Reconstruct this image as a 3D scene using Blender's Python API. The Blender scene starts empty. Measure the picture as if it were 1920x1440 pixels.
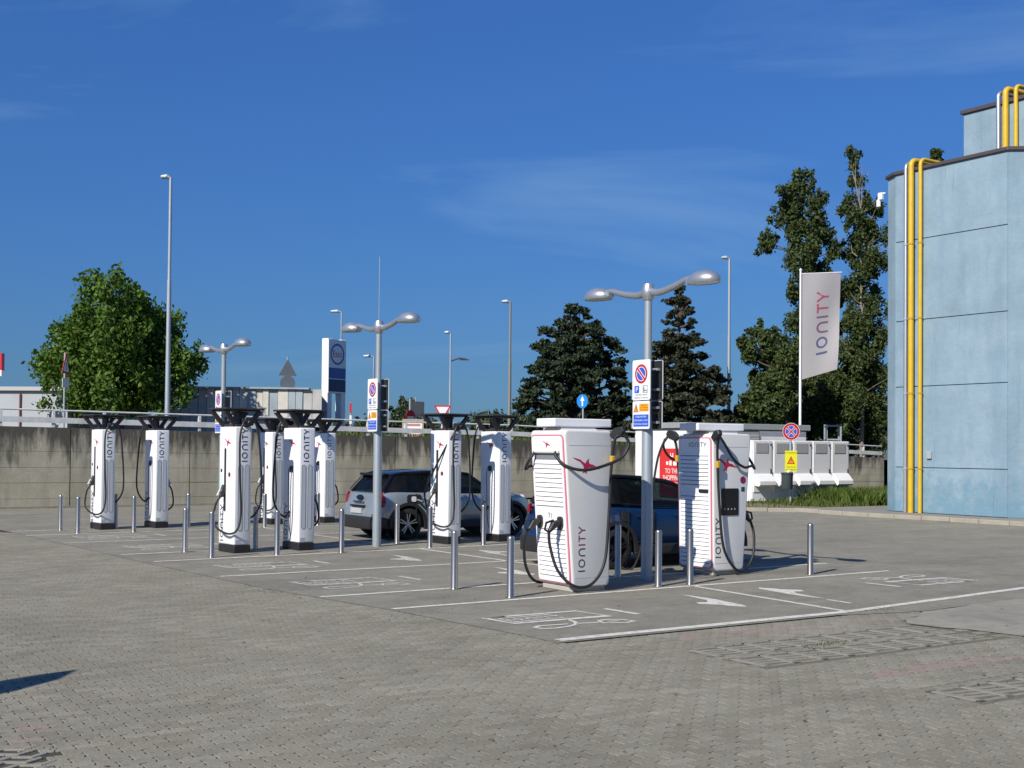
import bpy, bmesh, math, random
from mathutils import Vector, Matrix, Euler
R_ = math.radians
random.seed(7)
scene = bpy.context.scene
COL = scene.collection

# ------------------------------------------------------------------ camera
EYE = 1.95; YAW = R_(33.5); PITCH = R_(1.2); ROLL = R_(0.5)
fwd = Vector((math.sin(YAW)*math.cos(PITCH), math.cos(YAW)*math.cos(PITCH), math.sin(PITCH)))
r0 = Vector((math.cos(YAW), -math.sin(YAW), 0)); u0 = r0.cross(fwd)
rgt = r0*math.cos(ROLL)+u0*math.sin(ROLL); upv = -r0*math.sin(ROLL)+u0*math.cos(ROLL)
camd = bpy.data.cameras.new('camera'); cam = bpy.data.objects.new('camera', camd); COL.objects.link(cam)
cam.matrix_world = Matrix(((rgt.x, upv.x, -fwd.x, 0), (rgt.y, upv.y, -fwd.y, 0), (rgt.z, upv.z, -fwd.z, EYE), (0, 0, 0, 1)))
camd.sensor_width = 36; camd.lens = 43.125; camd.shift_y = 0.0374; camd.clip_end = 3000; camd.clip_start = 0.1
scene.camera = cam
FH = Vector((math.sin(YAW), math.cos(YAW), 0))     # horizontal heading, used to turn far things towards the car park
RH = Vector((math.cos(YAW), -math.sin(YAW), 0))

# ------------------------------------------------------------------ sky, sun, exposure
SUN_AZ = math.atan2(-0.938, -0.347); SUN_EL = R_(37.1)
world = bpy.data.worlds.new('World'); scene.world = world; world.use_nodes = True
wn = world.node_tree.nodes; wl = world.node_tree.links; wn.clear()
sky = wn.new('ShaderNodeTexSky'); sky.sky_type = 'NISHITA'; sky.sun_disc = False
sky.sun_elevation = SUN_EL; sky.sun_rotation = SUN_AZ % (2*math.pi)
sky.air_density = 2.0; sky.dust_density = 0.0; sky.ozone_density = 5.0; sky.altitude = 1500
# grade the whole sky like the photograph: deeper blue, less glow towards the horizon
g1 = wn.new('ShaderNodeMix'); g1.data_type = 'RGBA'; g1.blend_type = 'MULTIPLY'; g1.inputs['Factor'].default_value = 1; g1.inputs['B'].default_value = (0.085, 0.085, 0.085, 1)
gm = wn.new('ShaderNodeGamma'); gm.inputs['Gamma'].default_value = 0.72
hs = wn.new('ShaderNodeMix'); hs.data_type = 'RGBA'; hs.blend_type = 'MULTIPLY'; hs.inputs['Factor'].default_value = 1; hs.inputs['B'].default_value = (0.152/0.085, 0.345/0.085, 0.775/0.085, 1)
wl.new(sky.outputs[0], g1.inputs['A']); wl.new(g1.outputs['Result'], gm.inputs[0]); wl.new(gm.outputs[0], hs.inputs['A'])
tc = wn.new('ShaderNodeTexCoord'); mp = wn.new('ShaderNodeMapping')
mp.inputs['Rotation'].default_value = (0.120837, 0.240723, -0.569625); mp.inputs['Scale'].default_value = (1.2, 1.2, 6.0); mp.inputs['Location'].default_value = (8.172949, 7.290074, 1.180048)
wl.new(tc.outputs['Generated'], mp.inputs[0])
nz = wn.new('ShaderNodeTexNoise'); nz.inputs['Scale'].default_value = 1.5; nz.inputs['Detail'].default_value = 7; nz.inputs['Roughness'].default_value = 0.55; nz.inputs['Distortion'].default_value = 0.9
wl.new(mp.outputs[0], nz.inputs['Vector'])
cr = wn.new('ShaderNodeMapRange'); cr.inputs['From Min'].default_value = 0.50; cr.inputs['From Max'].default_value = 0.85; cr.inputs['To Max'].default_value = 0.50
wl.new(nz.outputs[0], cr.inputs[0])
mx = wn.new('ShaderNodeMix'); mx.data_type = 'RGBA'
wl.new(cr.outputs[0], mx.inputs['Factor']); wl.new(hs.outputs['Result'], mx.inputs['A']); mx.inputs['B'].default_value = (3.2, 5.2, 7.6, 1)
bg = wn.new('ShaderNodeBackground'); bg.inputs['Strength'].default_value = 0.085
wl.new(mx.outputs['Result'], bg.inputs[0])
wo = wn.new('ShaderNodeOutputWorld'); wl.new(bg.outputs[0], wo.inputs[0])

sund = bpy.data.lights.new('sun', 'SUN'); sund.energy = 5.0; sund.angle = R_(0.5); sund.color = (1.0, 0.955, 0.88)
sun = bpy.data.objects.new('sun', sund); COL.objects.link(sun)
sdir = Vector((math.sin(SUN_AZ)*math.cos(SUN_EL), math.cos(SUN_AZ)*math.cos(SUN_EL), math.sin(SUN_EL)))
sun.rotation_euler = sdir.to_track_quat('Z', 'Y').to_euler(); sun.location = sdir*60
vs = scene.view_settings; vs.view_transform = 'Standard'; vs.look = 'None'; vs.exposure = 0.14; vs.gamma = 1.0; vs.use_curve_mapping = False

# ------------------------------------------------------------------ materials
MATS = {}
def mat(name, col=(0.5, 0.5, 0.5), rough=0.6, metal=0.0, var=0.0, vscale=6.0, bump=0.0, bscale=40.0, stain=None, stain_amt=0.0, stain_scale=(1, 1, 1), spec=0.5, coat=0.0):
    """Principled material with noise variation of the colour (var), fine relief (bump) and optional stains."""
    if name in MATS: return MATS[name]
    m = bpy.data.materials.new(name); m.use_nodes = True; MATS[name] = m
    n = m.node_tree.nodes; l = m.node_tree.links; b = n['Principled BSDF']
    b.inputs['Roughness'].default_value = rough; b.inputs['Metallic'].default_value = metal
    b.inputs['Specular IOR Level'].default_value = spec; b.inputs['Coat Weight'].default_value = coat
    b.inputs['Coat Roughness'].default_value = 0.05
    b.inputs['Base Color'].default_value = (*col, 1)
    if var or bump or stain:
        geo = n.new('ShaderNodeNewGeometry')
    cur = None
    if var:
        t = n.new('ShaderNodeTexNoise'); t.inputs['Scale'].default_value = vscale; t.inputs['Detail'].default_value = 6; t.inputs['Roughness'].default_value = 0.65
        l.new(geo.outputs['Position'], t.inputs['Vector'])
        mr = n.new('ShaderNodeMapRange'); mr.inputs['From Min'].default_value = 0.25; mr.inputs['From Max'].default_value = 0.75
        mr.inputs['To Min'].default_value = 1-var; mr.inputs['To Max'].default_value = 1+var
        l.new(t.outputs[0], mr.inputs[0])
        mm = n.new('ShaderNodeMix'); mm.data_type = 'RGBA'; mm.blend_type = 'MULTIPLY'; mm.inputs['Factor'].default_value = 1
        mm.inputs['A'].default_value = (*col, 1); l.new(mr.outputs[0], mm.inputs['B']); cur = mm.outputs['Result']
    if stain:
        mpn = n.new('ShaderNodeMapping'); mpn.inputs['Scale'].default_value = stain_scale; l.new(geo.outputs['Position'], mpn.inputs[0])
        t2 = n.new('ShaderNodeTexNoise'); t2.inputs['Scale'].default_value = 1; t2.inputs['Detail'].default_value = 6; t2.inputs['Roughness'].default_value = 0.6
        l.new(mpn.outputs[0], t2.inputs['Vector'])
        mr2 = n.new('ShaderNodeMapRange'); mr2.inputs['From Min'].default_value = 0.48; mr2.inputs['From Max'].default_value = 0.72; mr2.inputs['To Max'].default_value = stain_amt
        l.new(t2.outputs[0], mr2.inputs[0])
        m2 = n.new('ShaderNodeMix'); m2.data_type = 'RGBA'; l.new(mr2.outputs[0], m2.inputs['Factor'])
        if cur: l.new(cur, m2.inputs['A'])
        else: m2.inputs['A'].default_value = (*col, 1)
        m2.inputs['B'].default_value = (*stain, 1); cur = m2.outputs['Result']
    if cur: l.new(cur, b.inputs['Base Color'])
    if bump:
        t3 = n.new('ShaderNodeTexNoise'); t3.inputs['Scale'].default_value = bscale; t3.inputs['Detail'].default_value = 5
        l.new(geo.outputs['Position'], t3.inputs['Vector'])
        bp = n.new('ShaderNodeBump'); bp.inputs['Strength'].default_value = bump; bp.inputs['Distance'].default_value = 0.02
        l.new(t3.outputs[0], bp.inputs['Height']); l.new(bp.outputs[0], b.inputs['Normal'])
    return m

def leaf_mat(name, c1, c2, trans=0.25):
    if name in MATS: return MATS[name]
    m = bpy.data.materials.new(name); m.use_nodes = True; MATS[name] = m
    n = m.node_tree.nodes; l = m.node_tree.links; b = n['Principled BSDF']; out = n['Material Output']
    at = n.new('ShaderNodeAttribute'); at.attribute_name = 'rnd'
    mm = n.new('ShaderNodeMix'); mm.data_type = 'RGBA'; mm.inputs['A'].default_value = (*c1, 1); mm.inputs['B'].default_value = (*c2, 1)
    l.new(at.outputs['Fac'], mm.inputs['Factor']); l.new(mm.outputs['Result'], b.inputs['Base Color'])
    b.inputs['Roughness'].default_value = 0.55; b.inputs['Specular IOR Level'].default_value = 0.3
    tr = n.new('ShaderNodeBsdfTranslucent'); l.new(mm.outputs['Result'], tr.inputs[0])
    ms = n.new('ShaderNodeMixShader'); ms.inputs[0].default_value = trans
    l.new(b.outputs[0], ms.inputs[1]); l.new(tr.outputs[0], ms.inputs[2]); l.new(ms.outputs[0], out.inputs[0])
    return m

def paver_mat(name, per_object):
    m = bpy.data.materials.new(name); m.use_nodes = True
    n = m.node_tree.nodes; l = m.node_tree.links; b = n['Principled BSDF']
    b.inputs['Roughness'].default_value = 0.9; b.inputs['Specular IOR Level'].default_value = 0.2
    if per_object:
        oi = n.new('ShaderNodeObjectInfo'); rnd = oi.outputs['Random']
    else:
        at = n.new('ShaderNodeAttribute'); at.attribute_name = 'rnd'; rnd = at.outputs['Fac']
    ramp = n.new('ShaderNodeValToRGB'); e = ramp.color_ramp.elements
    e[0].position = 0; e[0].color = (0.224, 0.203, 0.152, 1); e[1].position = 1; e[1].color = (0.282, 0.259, 0.201, 1)
    x = e.new(0.45); x.color = (0.248, 0.228, 0.173, 1); x = e.new(0.75); x.color = (0.256, 0.236, 0.182, 1)
    l.new(rnd, ramp.inputs[0])
    geo = n.new('ShaderNodeNewGeometry')
    # large soft patches and fine aggregate grain
    t = n.new('ShaderNodeTexNoise'); t.inputs['Scale'].default_value = 0.55; t.inputs['Detail'].default_value = 8; t.inputs['Roughness'].default_value = 0.7
    l.new(geo.outputs['Position'], t.inputs['Vector'])
    mr = n.new('ShaderNodeMapRange'); mr.inputs['From Min'].default_value = 0.3; mr.inputs['From Max'].default_value = 0.7; mr.inputs['To Min'].default_value = 0.82; mr.inputs['To Max'].default_value = 1.15
    l.new(t.outputs[0], mr.inputs[0])
    t2 = n.new('ShaderNodeTexNoise'); t2.inputs['Scale'].default_value = 55; t2.inputs['Detail'].default_value = 5; t2.inputs['Roughness'].default_value = 0.8
    l.new(geo.outputs['Position'], t2.inputs['Vector'])
    mr2 = n.new('ShaderNodeMapRange'); mr2.inputs['From Min'].default_value = 0.3; mr2.inputs['From Max'].default_value = 0.7; mr2.inputs['To Min'].default_value = 0.66; mr2.inputs['To Max'].default_value = 1.32
    l.new(t2.outputs[0], mr2.inputs[0])
    mu = n.new('ShaderNodeMath'); mu.operation = 'MULTIPLY'; l.new(mr.outputs[0], mu.inputs[0]); l.new(mr2.outputs[0], mu.inputs[1])
    m1 = n.new('ShaderNodeMix'); m1.data_type = 'RGBA'; m1.blend_type = 'MULTIPLY'; m1.inputs['Factor'].default_value = 1
    l.new(ramp.outputs[0], m1.inputs['A']); l.new(mu.outputs[0], m1.inputs['B'])
    # moss-yellow film in patches
    t3 = n.new('ShaderNodeTexNoise'); t3.inputs['Scale'].default_value = 2.3; t3.inputs['Detail'].default_value = 7; t3.inputs['Roughness'].default_value = 0.75
    l.new(geo.outputs['Position'], t3.inputs['Vector'])
    mr3 = n.new('ShaderNodeMapRange'); mr3.inputs['From Min'].default_value = 0.5; mr3.inputs['From Max'].default_value = 0.75; mr3.inputs['To Max'].default_value = 0.5
    l.new(t3.outputs[0], mr3.inputs[0])
    m2 = n.new('ShaderNodeMix'); m2.data_type = 'RGBA'; l.new(mr3.outputs[0], m2.inputs['Factor']); l.new(m1.outputs['Result'], m2.inputs['A']); m2.inputs['B'].default_value = (0.235, 0.208, 0.133, 1)
    l.new(m2.outputs['Result'], b.inputs['Base Color'])
    bp = n.new('ShaderNodeBump'); bp.inputs['Strength'].default_value = 0.5; bp.inputs['Distance'].default_value = 0.01
    l.new(t2.outputs[0], bp.inputs['Height']); l.new(bp.outputs[0], b.inputs['Normal'])
    return m

def paint_mat(name, wear):
    m = bpy.data.materials.new(name); m.use_nodes = True
    n = m.node_tree.nodes; l = m.node_tree.links; b = n['Principled BSDF']; out = n['Material Output']
    b.inputs['Base Color'].default_value = (0.66, 0.63, 0.54, 1); b.inputs['Roughness'].default_value = 0.8
    geo = n.new('ShaderNodeNewGeometry'); t = n.new('ShaderNodeTexNoise'); t.inputs['Scale'].default_value = 9; t.inputs['Detail'].default_value = 9; t.inputs['Roughness'].default_value = 0.8
    l.new(geo.outputs['Position'], t.inputs['Vector'])
    mr = n.new('ShaderNodeMapRange'); mr.inputs['From Min'].default_value = wear-0.12; mr.inputs['From Max'].default_value = wear+0.12
    mr.inputs['To Min'].default_value = 0.1; mr.inputs['To Max'].default_value = 0.98
    l.new(t.outputs[0], mr.inputs[0])
    tr = n.new('ShaderNodeBsdfTransparent'); ms = n.new('ShaderNodeMixShader')
    l.new(mr.outputs[0], ms.inputs[0]); l.new(tr.outputs[0], ms.inputs[1]); l.new(b.outputs[0], ms.inputs[2]); l.new(ms.outputs[0], out.inputs[0])
    return m

def glass_mat(name, tint, see):
    m = bpy.data.materials.new(name); m.use_nodes = True
    n = m.node_tree.nodes; l = m.node_tree.links; b = n['Principled BSDF']; out = n['Material Output']
    b.inputs['Base Color'].default_value = (0.01, 0.012, 0.014, 1); b.inputs['Roughness'].default_value = 0.03; b.inputs['Specular IOR Level'].default_value = 0.6
    tr = n.new('ShaderNodeBsdfTransparent'); tr.inputs[0].default_value = (*tint, 1)
    ms = n.new('ShaderNodeMixShader'); ms.inputs[0].default_value = see
    l.new(b.outputs[0], ms.inputs[1]); l.new(tr.outputs[0], ms.inputs[2]); l.new(ms.outputs[0], out.inputs[0])
    return m

WHITE = mat('white_powder_coat', (0.80, 0.80, 0.79), 0.38, var=0.03, vscale=3, stain=(0.62, 0.60, 0.53), stain_amt=0.22, stain_scale=(5, 5, 0.7))
SHELL = mat('grey_white_shell', (0.66, 0.65, 0.615), 0.42, var=0.04, vscale=4)
VENT = mat('vent_grey', (0.42, 0.45, 0.48), 0.5, var=0.06, vscale=30)
BLACK = mat('black_plastic', (0.018, 0.018, 0.020), 0.45, var=0.2, vscale=12)
RUBBER = mat('cable_rubber', (0.012, 0.012, 0.013), 0.55)
DKGREY = mat('dark_grey_paint', (0.035, 0.032, 0.036), 0.5, var=0.15, vscale=8)
NAVY = mat('navy_print', (0.025, 0.03, 0.06), 0.5)
MAROON = mat('maroon_print', (0.20, 0.015, 0.06), 0.5)
PINK = mat('pink_trim', (0.60, 0.14, 0.22), 0.45)
CRIMSON = mat('crimson_print', (0.42, 0.015, 0.06), 0.5)
YELLOWC = mat('yellow_clamp', (0.55, 0.33, 0.02), 0.5)
STEEL = mat('brushed_stainless', (0.40, 0.37, 0.33), 0.30, metal=0.9, var=0.06, vscale=25)
ALU = mat('cast_aluminium_paint', (0.52, 0.53, 0.54), 0.38, metal=0.75, var=0.05, vscale=10)
GALV = mat('galvanised_steel', (0.40, 0.44, 0.47), 0.5, metal=0.35, var=0.10, vscale=7)
SIGNW = mat('sign_white', (0.78, 0.78, 0.76), 0.4)
SIGNBACK = mat('sign_back_grey', (0.22, 0.23, 0.24), 0.5, metal=0.4, var=0.1)
SRED = mat('sign_red', (0.50, 0.02, 0.03), 0.4); SBLUE = mat('sign_blue', (0.03, 0.10, 0.55), 0.4)
SORANGE = mat('sign_orange', (0.80, 0.33, 0.01), 0.45); SYEL = mat('sign_yellow', (0.75, 0.72, 0.02), 0.45); SBLK = mat('sign_black', (0.02, 0.02, 0.02), 0.5)
LENS = mat('lamp_lens', (0.35, 0.36, 0.36), 0.2)
BARK = mat('bark', (0.09, 0.07, 0.05), 0.9, var=0.3, vscale=9, bump=0.6, bscale=25)
BARKL = mat('pale_bark', (0.24, 0.20, 0.15), 0.9, var=0.25, vscale=9)

# ------------------------------------------------------------------ mesh helpers
class MB:
    def __init__(s): s.v = []; s.f = []; s.m = []
    def add(s, vs, fs, mi=0):
        o = len(s.v); s.v += [tuple(p) for p in vs]
        for f in fs: s.f.append(tuple(o+i for i in f)); s.m.append(mi)
    def box(s, c, d, rot=None, mi=0, taper=None):
        x, y, z = d[0]/2, d[1]/2, d[2]/2; P = []
        for k in (-1, 1):
            tx, ty = (taper if (taper and k == 1) else (1, 1))
            for a, b in ((-1, -1), (1, -1), (1, 1), (-1, 1)): P.append(Vector((a*x*tx, b*y*ty, k*z)))
        if rot is not None: P = [rot @ p for p in P]
        c = Vector(c); s.add([p+c for p in P], [(0, 3, 2, 1), (4, 5, 6, 7), (0, 1, 5, 4), (1, 2, 6, 5), (2, 3, 7, 6), (3, 0, 4, 7)], mi); return s
    def cyl(s, p0, p1, ra, rb=None, n=12, cap=True, mi=0):
        rb = ra if rb is None else rb; p0 = Vector(p0); p1 = Vector(p1); a = (p1-p0).normalized()
        t = Vector((0, 0, 1)) if abs(a.z) < 0.9 else Vector((1, 0, 0)); u = a.cross(t).normalized(); w = a.cross(u)
        vs = []
        for p, r in ((p0, ra), (p1, rb)):
            vs += [p+(u*math.cos(2*math.pi*i/n)+w*math.sin(2*math.pi*i/n))*r for i in range(n)]
        fs = [(i, (i+1) % n, n+(i+1) % n, n+i) for i in range(n)]
        if cap: fs += [tuple(range(n-1, -1, -1)), tuple(range(n, 2*n))]
        s.add(vs, fs, mi); return s
    def tube(s, pts, r, n=8, mi=0, cap=True):
        pts = [Vector(p) for p in pts]; k = len(pts); rs = r if isinstance(r, (list, tuple)) else [r]*k
        vs = []; up = None
        for i, p in enumerate(pts):
            a = (pts[min(i+1, k-1)]-pts[max(i-1, 0)]).normalized()
            if up is None:
                t = Vector((0, 0, 1)) if abs(a.z) < 0.9 else Vector((1, 0, 0)); up = a.cross(t).normalized()
            else:
                up = (up - a*up.dot(a)).normalized()
            w = a.cross(up)
            vs += [p+(up*math.cos(2*math.pi*j/n)+w*math.sin(2*math.pi*j/n))*rs[i] for j in range(n)]
        fs = []
        for i in range(k-1):
            for j in range(n): fs.append((i*n+j, i*n+(j+1) % n, (i+1)*n+(j+1) % n, (i+1)*n+j))
        if cap: fs += [tuple(range(n-1, -1, -1)), tuple((k-1)*n+j for j in range(n))]
        s.add(vs, fs, mi); return s
    def lathe(s, prof, c=(0, 0, 0), n=16, axis='z', mi=0, cap=True):
        vs = []; c = Vector(c)
        for r, z in prof:
            for i in range(n):
                a = 2*math.pi*i/n; p = (r*math.cos(a), r*math.sin(a), z)
                if axis == 'y': p = (p[0], p[2], p[1])
                if axis == 'x': p = (p[2], p[0], p[1])
                vs.append(c+Vector(p))
        k = len(prof); fs = [(i*n+j, i*n+(j+1) % n, (i+1)*n+(j+1) % n, (i+1)*n+j) for i in range(k-1) for j in range(n)]
        if cap: fs += [tuple(range(n-1, -1, -1)), tuple((k-1)*n+j for j in range(n))]
        s.add(vs, fs, mi); return s
    def prism(s, poly, o, ux, uy, depth, mi=0):
        """polygon (u,v) in the frame o,ux,uy extruded by the vector depth"""
        o, ux, uy, d = Vector(o), Vector(ux), Vector(uy), Vector(depth); k = len(poly)
        a = [o+ux*p[0]+uy*p[1] for p in poly]; b = [p+d for p in a]
        s.add(a+b, [tuple(range(k-1, -1, -1)), tuple(range(k, 2*k))]+[(i, (i+1) % k, k+(i+1) % k, k+i) for i in range(k)], mi); return s
    def flat(s, polys, o, ux, uy, mi=0):
        o, ux, uy = Vector(o), Vector(ux), Vector(uy)
        for p in polys: s.add([o+ux*a+uy*b for a, b in p], [tuple(range(len(p)))], mi)
        return s
    def build(s, name, mats, parent=None, smooth=False, bevel=0.0, seg=2, fix=True, autos=None):
        me = bpy.data.meshes.new(name); me.from_pydata(s.v, [], s.f)
        mats = mats if isinstance(mats, (list, tuple)) else [mats]
        for m in mats: me.materials.append(m)
        if len(mats) > 1: me.polygons.foreach_set('material_index', s.m)
        if fix or bevel:
            bm = bmesh.new(); bm.from_mesh(me)
            if bevel:
                ed = [e for e in bm.edges if len(e.link_faces) == 2 and e.calc_face_angle(0) > 0.5]
                bmesh.ops.bevel(bm, geom=ed, offset=bevel, segments=seg, affect='EDGES', profile=0.5, clamp_overlap=True)
            bmesh.ops.recalc_face_normals(bm, faces=bm.faces); bm.to_mesh(me); bm.free()
        if smooth:
            me.polygons.foreach_set('use_smooth', [True]*len(me.polygons))
            me.set_sharp_from_angle(angle=R_(autos or 40))
        o = bpy.data.objects.new(name, me); COL.objects.link(o)
        if parent: o.parent = parent
        return o

def tag(o, label, cat, group=None):
    o['label'] = label; o['category'] = cat
    if group: o['group'] = group
    return o
def thing(name, label, cat, loc, rz=0, group=None):
    o = bpy.data.objects.new(name, None); COL.objects.link(o); o.location = loc; o.rotation_euler = (0, 0, rz); o.empty_display_size = 0.2
    return tag(o, label, cat, group)
def structure(o): o['kind'] = 'structure'; return o
def copy_tree(o, parent=None):
    c = o.copy(); COL.objects.link(c); c.parent = parent
    for ch in list(o.children): copy_tree(ch, c)
    return c
def spline(pts, n=6):
    """Catmull-Rom through points"""
    P = [Vector(p) for p in pts]; P = [P[0]*2-P[1]]+P+[P[-1]*2-P[-2]]; out = []
    for i in range(1, len(P)-2):
        for k in range(n):
            t = k/n; a, b, c, d = P[i-1], P[i], P[i+1], P[i+2]
            out.append(0.5*((2*b)+(c-a)*t+(2*a-5*b+4*c-d)*t*t+(3*b-a-3*c+d)*t**3))
    out.append(P[-2]); return out
def ribbon(pts, w):
    """polyline -> list of quads of width w (2D)"""
    out = []; k = len(pts); L = []
    for i, p in enumerate(pts):
        a = pts[max(i-1, 0)]; b = pts[min(i+1, k-1)]; dx, dy = b[0]-a[0], b[1]-a[1]; d = math.hypot(dx, dy) or 1
        nx, ny = -dy/d*w/2, dx/d*w/2
        if 0 < i < k-1:
            e = (p[0]-a[0], p[1]-a[1]); le = math.hypot(*e) or 1; c = abs((e[0]*dx+e[1]*dy)/(le*d)); f = 1/max(c, 0.6); nx *= f; ny *= f
        L.append(((p[0]+nx, p[1]+ny), (p[0]-nx, p[1]-ny)))
    for i in range(k-1): out.append([L[i][0], L[i][1], L[i+1][1], L[i+1][0]])
    return out
def circle(cx, cy, r, n=24, ry=None):
    return [(cx+r*math.cos(2*math.pi*i/n), cy+(ry or r)*math.sin(2*math.pi*i/n)) for i in range(n)]
def arc(cx, cy, r, a0, a1, n=10):
    return [(cx+r*math.cos(a0+(a1-a0)*i/n), cy+r*math.sin(a0+(a1-a0)*i/n)) for i in range(n+1)]
def rrect(x0, y0, x1, y1, r, n=4):
    p = []
    for cx, cy, a in ((x1-r, y1-r, 0), (x0+r, y1-r, 90), (x0+r, y0+r, 180), (x1-r, y0+r, 270)):
        p += arc(cx, cy, r, R_(a), R_(a+90), n)
    return p
def ionity(h, w=0.15):
    """the rounded wordmark as strokes, height h; returns one list of polys per letter and the total length"""
    L = []; x = 0; g = 0.33
    def bar(x): return [[(x, 0), (x+w, 0), (x+w, 1), (x, 1)]]
    L.append(bar(x)); x += w+g
    L.append(ribbon(arc(x+0.5, 0.5, 0.5-w/2, 0, 2*math.pi, 24), w)); x += 1+g
    r = 0.40; L.append(ribbon([(x+w/2, 0), (x+w/2, 1-r-w/2)]+[(x+w/2+r+r*math.cos(a), 1-r-w/2+r*math.sin(a)) for a in [math.pi-math.pi*i/12 for i in range(1, 12)]]+[(x+w/2+2*r, 1-r-w/2), (x+w/2+2*r, 0)], w)); x += 2*r+w+g
    L.append(bar(x)); x += w+g*0.8
    L.append([[(x, 1-w), (x+0.8, 1-w), (x+0.8, 1), (x, 1)], [(x+0.4-w/2, 0), (x+0.4+w/2, 0), (x+0.4+w/2, 1-w), (x+0.4-w/2, 1-w)]]); x += 0.8+g*0.4
    L.append(ribbon([(x+0.05, 1), (x+0.45, 0.45)], w)+ribbon([(x+0.85, 1), (x+0.45, 0.45)], w)+ribbon([(x+0.45, 0.48), (x+0.45, 0)], w)); x += 0.9
    return [[[(a*h, b*h) for a, b in p] for p in l] for l in L], x*h
BIRD = [(-0.50, 0.20), (-0.36, 0.17), (-0.20, 0.13), (-0.10, 0.06), (-0.02, 0.02), (0.03, 0.10), (0.12, 0.17), (0.10, 0.09), (0.13, 0.01), (0.30, -0.03), (0.52, -0.16), (0.30, -0.12), (0.12, -0.10), (0.05, -0.16), (0.02, -0.30), (-0.03, -0.24), (-0.12, -0.27), (-0.06, -0.15), (-0.10, -0.04), (-0.22, 0.07), (-0.38, 0.13)]
def bird(sz): return [[(a*sz, b*sz) for a, b in BIRD]]
FACE = {'-x': ((0, -1, 0), (0, 0, 1)), '+x': ((0, 1, 0), (0, 0, 1)), '-y': ((1, 0, 0), (0, 0, 1)), '+y': ((-1, 0, 0), (0, 0, 1))}
def vertical(face):   # text that reads bottom to top
    ux, uy = FACE[face]; return uy, tuple(-a for a in ux)
def text_mesh(txt, size, align='CENTER', sx=1.0):
    cu = bpy.data.curves.new('t', 'FONT'); cu.body = txt; cu.size = size; cu.align_x = align; cu.resolution_u = 3
    o = bpy.data.objects.new('t', cu); COL.objects.link(o)
    dg = bpy.context.evaluated_depsgraph_get(); me = bpy.data.meshes.new_from_object(o.evaluated_get(dg))
    bpy.data.objects.remove(o); bpy.data.curves.remove(cu)
    v = [(p.co.x*sx, p.co.y) for p in me.vertices]; f = [tuple(p.vertices) for p in me.polygons]; bpy.data.meshes.remove(me)
    return v, f
def add_text(mb, txt, size, o, ux, uy, mi=0, align='CENTER', sx=1.0):
    v, f = text_mesh(txt, size, align, sx); o, ux, uy = Vector(o), Vector(ux), Vector(uy)
    mb.add([o+ux*a+uy*b for a, b in v], f, mi)

# ------------------------------------------------------------------ ground
def xborder(y):
    T = [(4, 16.0), (10.02, 16.0), (10.03, 7.2), (10.45, 7.21), (13.04, 6.94), (15.83, 6.49), (20.09, 6.2), (28.03, 5.81), (29.4, 5.7)]
    if y > 29.4: return -60
    for (a, p), (b, q) in zip(T, T[1:]):
        if a <= y <= b: return p+(q-p)*(y-a)/(b-a)
    return 16.0
def sheet(name, pts, z, m, parent=None):
    mb = MB(); mb.add([(x, y, z) for x, y in pts], [tuple(range(len(pts)))]); o = mb.build(name, m, parent, fix=False)
    if o.data.polygons[0].normal.z < 0: o.data.flip_normals()
    return o
EARTH = mat('dry_earth', (0.10, 0.095, 0.06), 0.95, var=0.3, vscale=0.8)
ASPH = mat('weathered_asphalt', (0.250, 0.231, 0.180), 0.92, var=0.16, vscale=0.8, bump=0.5, bscale=160, stain=(0.14, 0.13, 0.11), stain_amt=0.55, stain_scale=(0.35, 0.9, 1), spec=0.25)
JOINT = mat('joint_sand', (0.052, 0.048, 0.032), 0.98, var=0.4, vscale=14)
def asphalt_grain():
    m = ASPH; n = m.node_tree.nodes; l = m.node_tree.links; b = n['Principled BSDF']; src = b.inputs['Base Color'].links[0].from_socket
    geo = [k for k in n if k.type == 'NEW_GEOMETRY'][0]; f = None
    for sc, lo, hi in ((70, 0.70, 1.30), (14, 0.88, 1.12), (3.2, 0.90, 1.08)):
        t = n.new('ShaderNodeTexNoise'); t.inputs['Scale'].default_value = sc; t.inputs['Detail'].default_value = 4; t.inputs['Roughness'].default_value = 0.75; l.new(geo.outputs['Position'], t.inputs['Vector'])
        mr = n.new('ShaderNodeMapRange'); mr.inputs['From Min'].default_value = 0.3; mr.inputs['From Max'].default_value = 0.7; mr.inputs['To Min'].default_value = lo; mr.inputs['To Max'].default_value = hi; l.new(t.outputs[0], mr.inputs[0])
        mm = n.new('ShaderNodeMix'); mm.data_type = 'RGBA'; mm.blend_type = 'MULTIPLY'; mm.inputs['Factor'].default_value = 1; l.new(src, mm.inputs['A']); l.new(mr.outputs[0], mm.inputs['B']); src = mm.outputs['Result']
    v = n.new('ShaderNodeTexVoronoi'); v.inputs['Scale'].default_value = 4.5; l.new(geo.outputs['Position'], v.inputs['Vector'])
    mr = n.new('ShaderNodeMapRange'); mr.inputs['From Min'].default_value = 0.03; mr.inputs['From Max'].default_value = 0.13; mr.inputs['To Min'].default_value = 0.45; mr.inputs['To Max'].default_value = 0.0; l.new(v.outputs['Distance'], mr.inputs[0])
    mm = n.new('ShaderNodeMix'); mm.data_type = 'RGBA'; l.new(mr.outputs[0], mm.inputs['Factor']); l.new(src, mm.inputs['A']); mm.inputs['B'].default_value = (0.10, 0.09, 0.06, 1); l.new(mm.outputs['Result'], b.inputs['Base Color'])
asphalt_grain()
structure(sheet('ground', [(-900, -200), (1200, -200), (1200, 1200), (-900, 1200)], -0.06, EARTH))
structure(sheet('pavement_bed', [(-30, -12), (30, -12), (30, 30), (-30, 30)], -0.0112, JOINT))
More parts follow.
